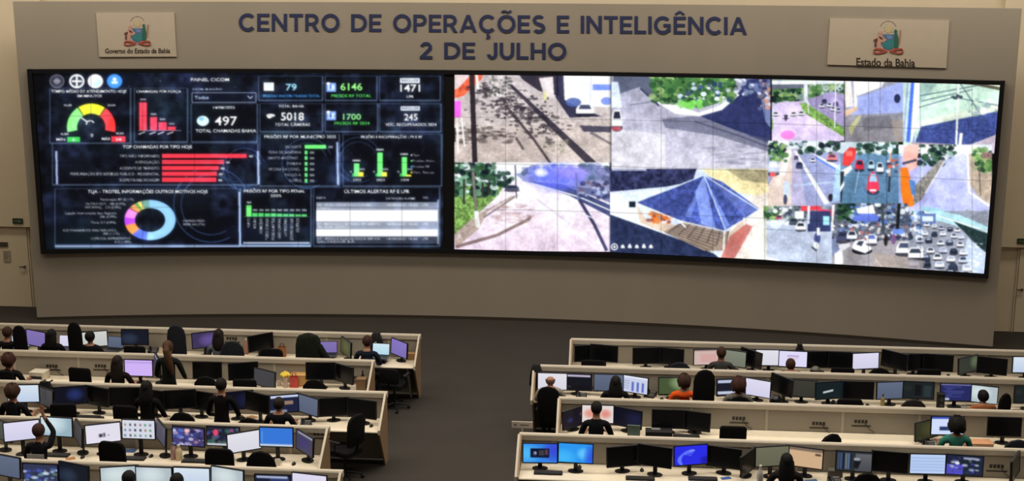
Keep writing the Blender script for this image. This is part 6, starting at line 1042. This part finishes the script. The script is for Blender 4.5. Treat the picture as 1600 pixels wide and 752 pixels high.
def box_thing(name, r, px, py, label, cat, w, d, h, rgb, ang=0, lo=.12, hi=.6, flaps=False):
    t = thing(name, label + ', ' + rown(r), cat, on_desk(r, px, py, lo, hi, w + .01, d + .12 if name == 'printer' else d + .02, True, math.radians(ang)), math.radians(ang)); m = mat('%s_%d' % (name, rgb[0]), rgb, .7, .06, 10)
    MB().prism_xz(rrect(-w / 2, w / 2, 0, h, .008, 2), -d / 2, d / 2, .006).build('body', m, t)
    l = MB(); l.box(-w / 2 - .002, w / 2 + .002, -d / 2 - .002, d / 2 + .002, h - .012, h + .004); l.build('lid', m, t); return t
box_thing('cardboard_box', 'L2', 468, 592, 'tan cardboard box beside the yellow gift bag', 'box', .3, .2, .2, (196, 152, 92), 4, .14, .3); b = box_thing('printer', 'L2', 66, 590, 'white desktop printer near the photo edge', 'printer', .27, .24, .15, (206, 196, 178), -4, .2, .4)
MB().box(-.1, .1, -.2, -.11, .02, .03).build('paper_tray', M_WHITE, b); MB().box(-.1, .1, -.126, -.12, .035, .085).build('slot', M_BLACK, b)
box_thing('wooden_bin', 'L2', 563, 610, 'brown wooden bin at the row end', 'bin', .17, .16, .22, (118, 92, 64), 0, .3, .5); box_thing('wooden_tray', 'L1', 644, 556, 'wooden shelf box on the end desk behind the violet monitor', 'box', .2, .14, .12, (164, 128, 86), 0, .14, .2)
b = box_thing('striped_box', 'R3', 1531, 700, 'orange and cream striped box right of the person in teal', 'box', .34, .22, .1, (206, 150, 110), 3, .28, .5); s = MB()
for k in range(4): s.box(-.16, .16, -.1115, -.11, .012 + k * .022, .022 + k * .022)
s.box(-.165, -.1, -.1125, -.1115, .01, .09); s.build('stripes', mat('cream_stripe', (226, 206, 184), .7), b)
b = box_thing('docking_station', 'R3', 1033, 684, 'black dock with pale lamp before the black pair', 'dock', .42, .2, .12, (18, 18, 20), 0, .3, .5); MB().box(-.12, .02, -.02, .06, .125, .14).build('tray', M_GREY, b)
b = box_thing('tablet', 'R3', 990, 683, 'green grey tablet propped before the navy monitor', 'tablet', .2, .03, .2, (86, 104, 96), -6, .4, .56)
b = box_thing('speaker', 'R2', 1468, 636, 'black speaker left of the dark blue code monitor', 'speaker', .11, .12, .27, (20, 20, 22), 0, .24, .4); MB().tube([(0, -.062, .18), (0, -.066, .18)], .04, 16).build('cone', M_DGREY, b); MB().tube([(0, -.062, .08), (0, -.066, .08)], .028, 16).build('tweeter', M_DGREY, b)
b = box_thing('radio', 'R4', 1303, 742, 'grey box radio left of the striped monitor', 'radio', .2, .12, .1, (92, 88, 82), 0, .2, .4)
def gift_bag(name, r, px, py, label, rgb, w, h, rope):
    t = thing(name, label + ', ' + rown(r), 'bag', on_desk(r, px, py, .12, .55, w * 1.05, w * .55, True)); m = mat('%s_%d_%d' % (name, rgb[0], rgb[1]), rgb, .6, .08, 12); g = MB()
    g.loops([[(x * w * q, y * w * .45 * q, z) for x, y in ((-.5, -.5), (.5, -.5), (.5, .5), (-.5, .5))] for z, q in ((0, 1), (h * .3, 1.02), (h * .75, .96), (h, 1.0))], caps=False); g.box(-w / 2, w / 2, -w * .22, w * .22, 0, .006); g.build('body', m, t)
    for s in (-1, 1):
        hd = MB(); hd.tube([(-w * .25, s * w * .22, h - .01), (-w * .2, s * w * .2, h + .06), (w * .2, s * w * .2, h + .06), (w * .25, s * w * .22, h - .01)], .006, 6); hd.build('handle', mat('bag_handle_%d' % rope[0], rope, .6), t)
gift_bag('gift_bag', 'L2', 455, 605, 'red gift bag beside the yellow flowers', (196, 76, 66), .14, .2, (160, 60, 54)); gift_bag('handbag', 'R2', 1024, 614, 'dark brown handbag leaning on the partition', (52, 38, 32), .17, .25, (40, 30, 26)); gift_bag('tote_bag', 'L1', 441, 557, 'orange brown bag beside the low black chair', (150, 92, 52), .15, .2, (90, 60, 40))
def helmet(r, px, py, label, rgb, rad):
    t = thing('helmet', label + ', ' + rown(r), 'helmet', on_desk(r, px, py, .3, .55, rad * 2.1, rad * 2.1, True)); m = mat('helmet_%d' % rgb[0], rgb, .12, .02, 4); MB().lathe([(.55 * rad, 0), (.85 * rad, .15 * rad), (rad, .7 * rad), (.95 * rad, 1.15 * rad), (.72 * rad, 1.6 * rad), (.35 * rad, 1.85 * rad), (.01, 1.92 * rad)], 20).build('shell', m, t, True)
    v = MB(); v.loops([[(1.02 * rad * q * math.cos(a), 1.02 * rad * q * math.sin(a), z * rad) for a in [PI + PI * (i + 1) / 12 for i in range(11)]] for z, q in ((.65, 1.0), (.95, 1.01), (1.25, .93))], closed=False, caps=False); v.build('visor', M_GLOSS, t, True)
helmet('R2', 1214, 632, 'round glossy black helmet on the desk', (18, 18, 20), .11); helmet('R1', 1265, 581, 'round grey helmet on the desk', (92, 88, 80), .1)
# bags and a jacket hung over the partition rails
def hung(r, px, py, label, rgb, w, h, name='hanging_bag', cat='bag', stripe=False):
    Y = rowY(r); p = at_y(px, py, Y - .1); t = thing(name, label + ', ' + rown(r), cat, (p.x, Y, 0)); m = mat('%s_%d' % (name, rgb[0]), rgb, .9, .2, 25, bump=.2)
    zt = 1.2; g = MB(); o = []; n = 14
    for z, q, d in ((zt - h, .7, .05), (zt - h * .85, 1.0, .1 if h > .2 else .06), (zt - h * .4, 1.0, .12 if h > .2 else .06), (zt - .05, .8, .1 if h > .2 else .06), (zt + .03, .55, .05)): o.append([(w / 2 * q * math.cos(2 * PI * k / n) * (1 + .05 * math.sin(3 * k + z * 20)), -.055 - d * .55 + d * .5 * math.sin(2 * PI * k / n), z) for k in range(n)])
    g.loops(o); g.build('body', m, t, True)
    s = MB(); s.tube([(-w * .2, -.07, zt - .05), (-w * .2, -.05, zt + .012), (-w * .2, .055, zt + .012), (-w * .2, .062, zt - .12)], .012, 6); s.tube([(w * .2, -.07, zt - .05), (w * .2, -.05, zt + .012), (w * .2, .055, zt + .012), (w * .2, .062, zt - .12)], .012, 6); s.build('strap', m, t)
    if stripe: q = MB(); q.box(-.02, .02, -.186, -.17, zt - h * .85, zt - .12); q.build('stripe', mat('white_stripe', (196, 190, 180), .7), t)
hung('L1', 588, 530, 'black backpack with white stripe hung on the rail', (18, 17, 18), .26, .34, 'backpack', 'bag', True); hung('L3', 70, 600, 'black bag hung over the rail above the grey monitor', (22, 20, 18), .3, .16); hung('R2', 838, 590, 'black jacket hung over the rail end at the aisle', (17, 17, 19), .24, .4, 'hanging_jacket', 'jacket'); hung('R1', 1250, 544, 'small black bag over the rail behind the white form screen', (20, 20, 22), .16, .16)
# jacket over the wide chair of the first row, and print on the back of the person with the raised arm
p = at_y(481, 540, rowY('L1') - .98); t = thing('draped_jacket', 'dark green jacket over a tall chair back, ' + rown('L1'), 'jacket', (p.x, rowY('L1') - .915, 0)); g = MB(); n = 18
for_rings = []
for z, w_, d_ in ((.72, .24, .1), (.85, .255, .115), (1.05, .25, .11), (1.2, .24, .1), (1.32, .22, .095), (1.4, .17, .08), (1.44, .06, .04)): for_rings.append([(w_ * math.cos(2 * PI * k / n) * (1 + .04 * math.sin(k * 2.2 + z * 9)), -.02 + d_ * math.sin(2 * PI * k / n), z) for k in range(n)])
g.loops(for_rings); g.build('body', M_FABGREEN, t, True); s = MB(); s.tube([(.19, -.02, 1.2), (.3, -.02, 1.02), (.4, .02, .85)], [.07, .065, .05], 10); s.build('sleeve', M_FABGREEN, t, True)
# small sign on a post beside the fourth row
p = at_y(816, 664, rowY('R4') + .2); t = thing('row_sign', 'small pale sign on a post beside the aisle end of the fourth right row', 'sign', (p.x, rowY('R4') + .2, 0)); MB().lathe([(.12, 0), (.12, .012), (.014, .02), (.014, p.z - .02)], 14).build('post', M_RAIL, t, True)
MB().prism_xz(rrect(-.16, .16, p.z - .05, p.z + .05, .006, 2), -.012, .008).build('plate', mat('pale_sign_plate', (196, 184, 172), .6), t); g = MB(); g.box(-.125, -.085, -.0145, -.0121, p.z - .016, p.z + .018); g.box(-.03, .1, -.0145, -.0121, p.z - .012, p.z + .012); g.build('print', mat('grey_sign_print', (130, 120, 112), .6), t)
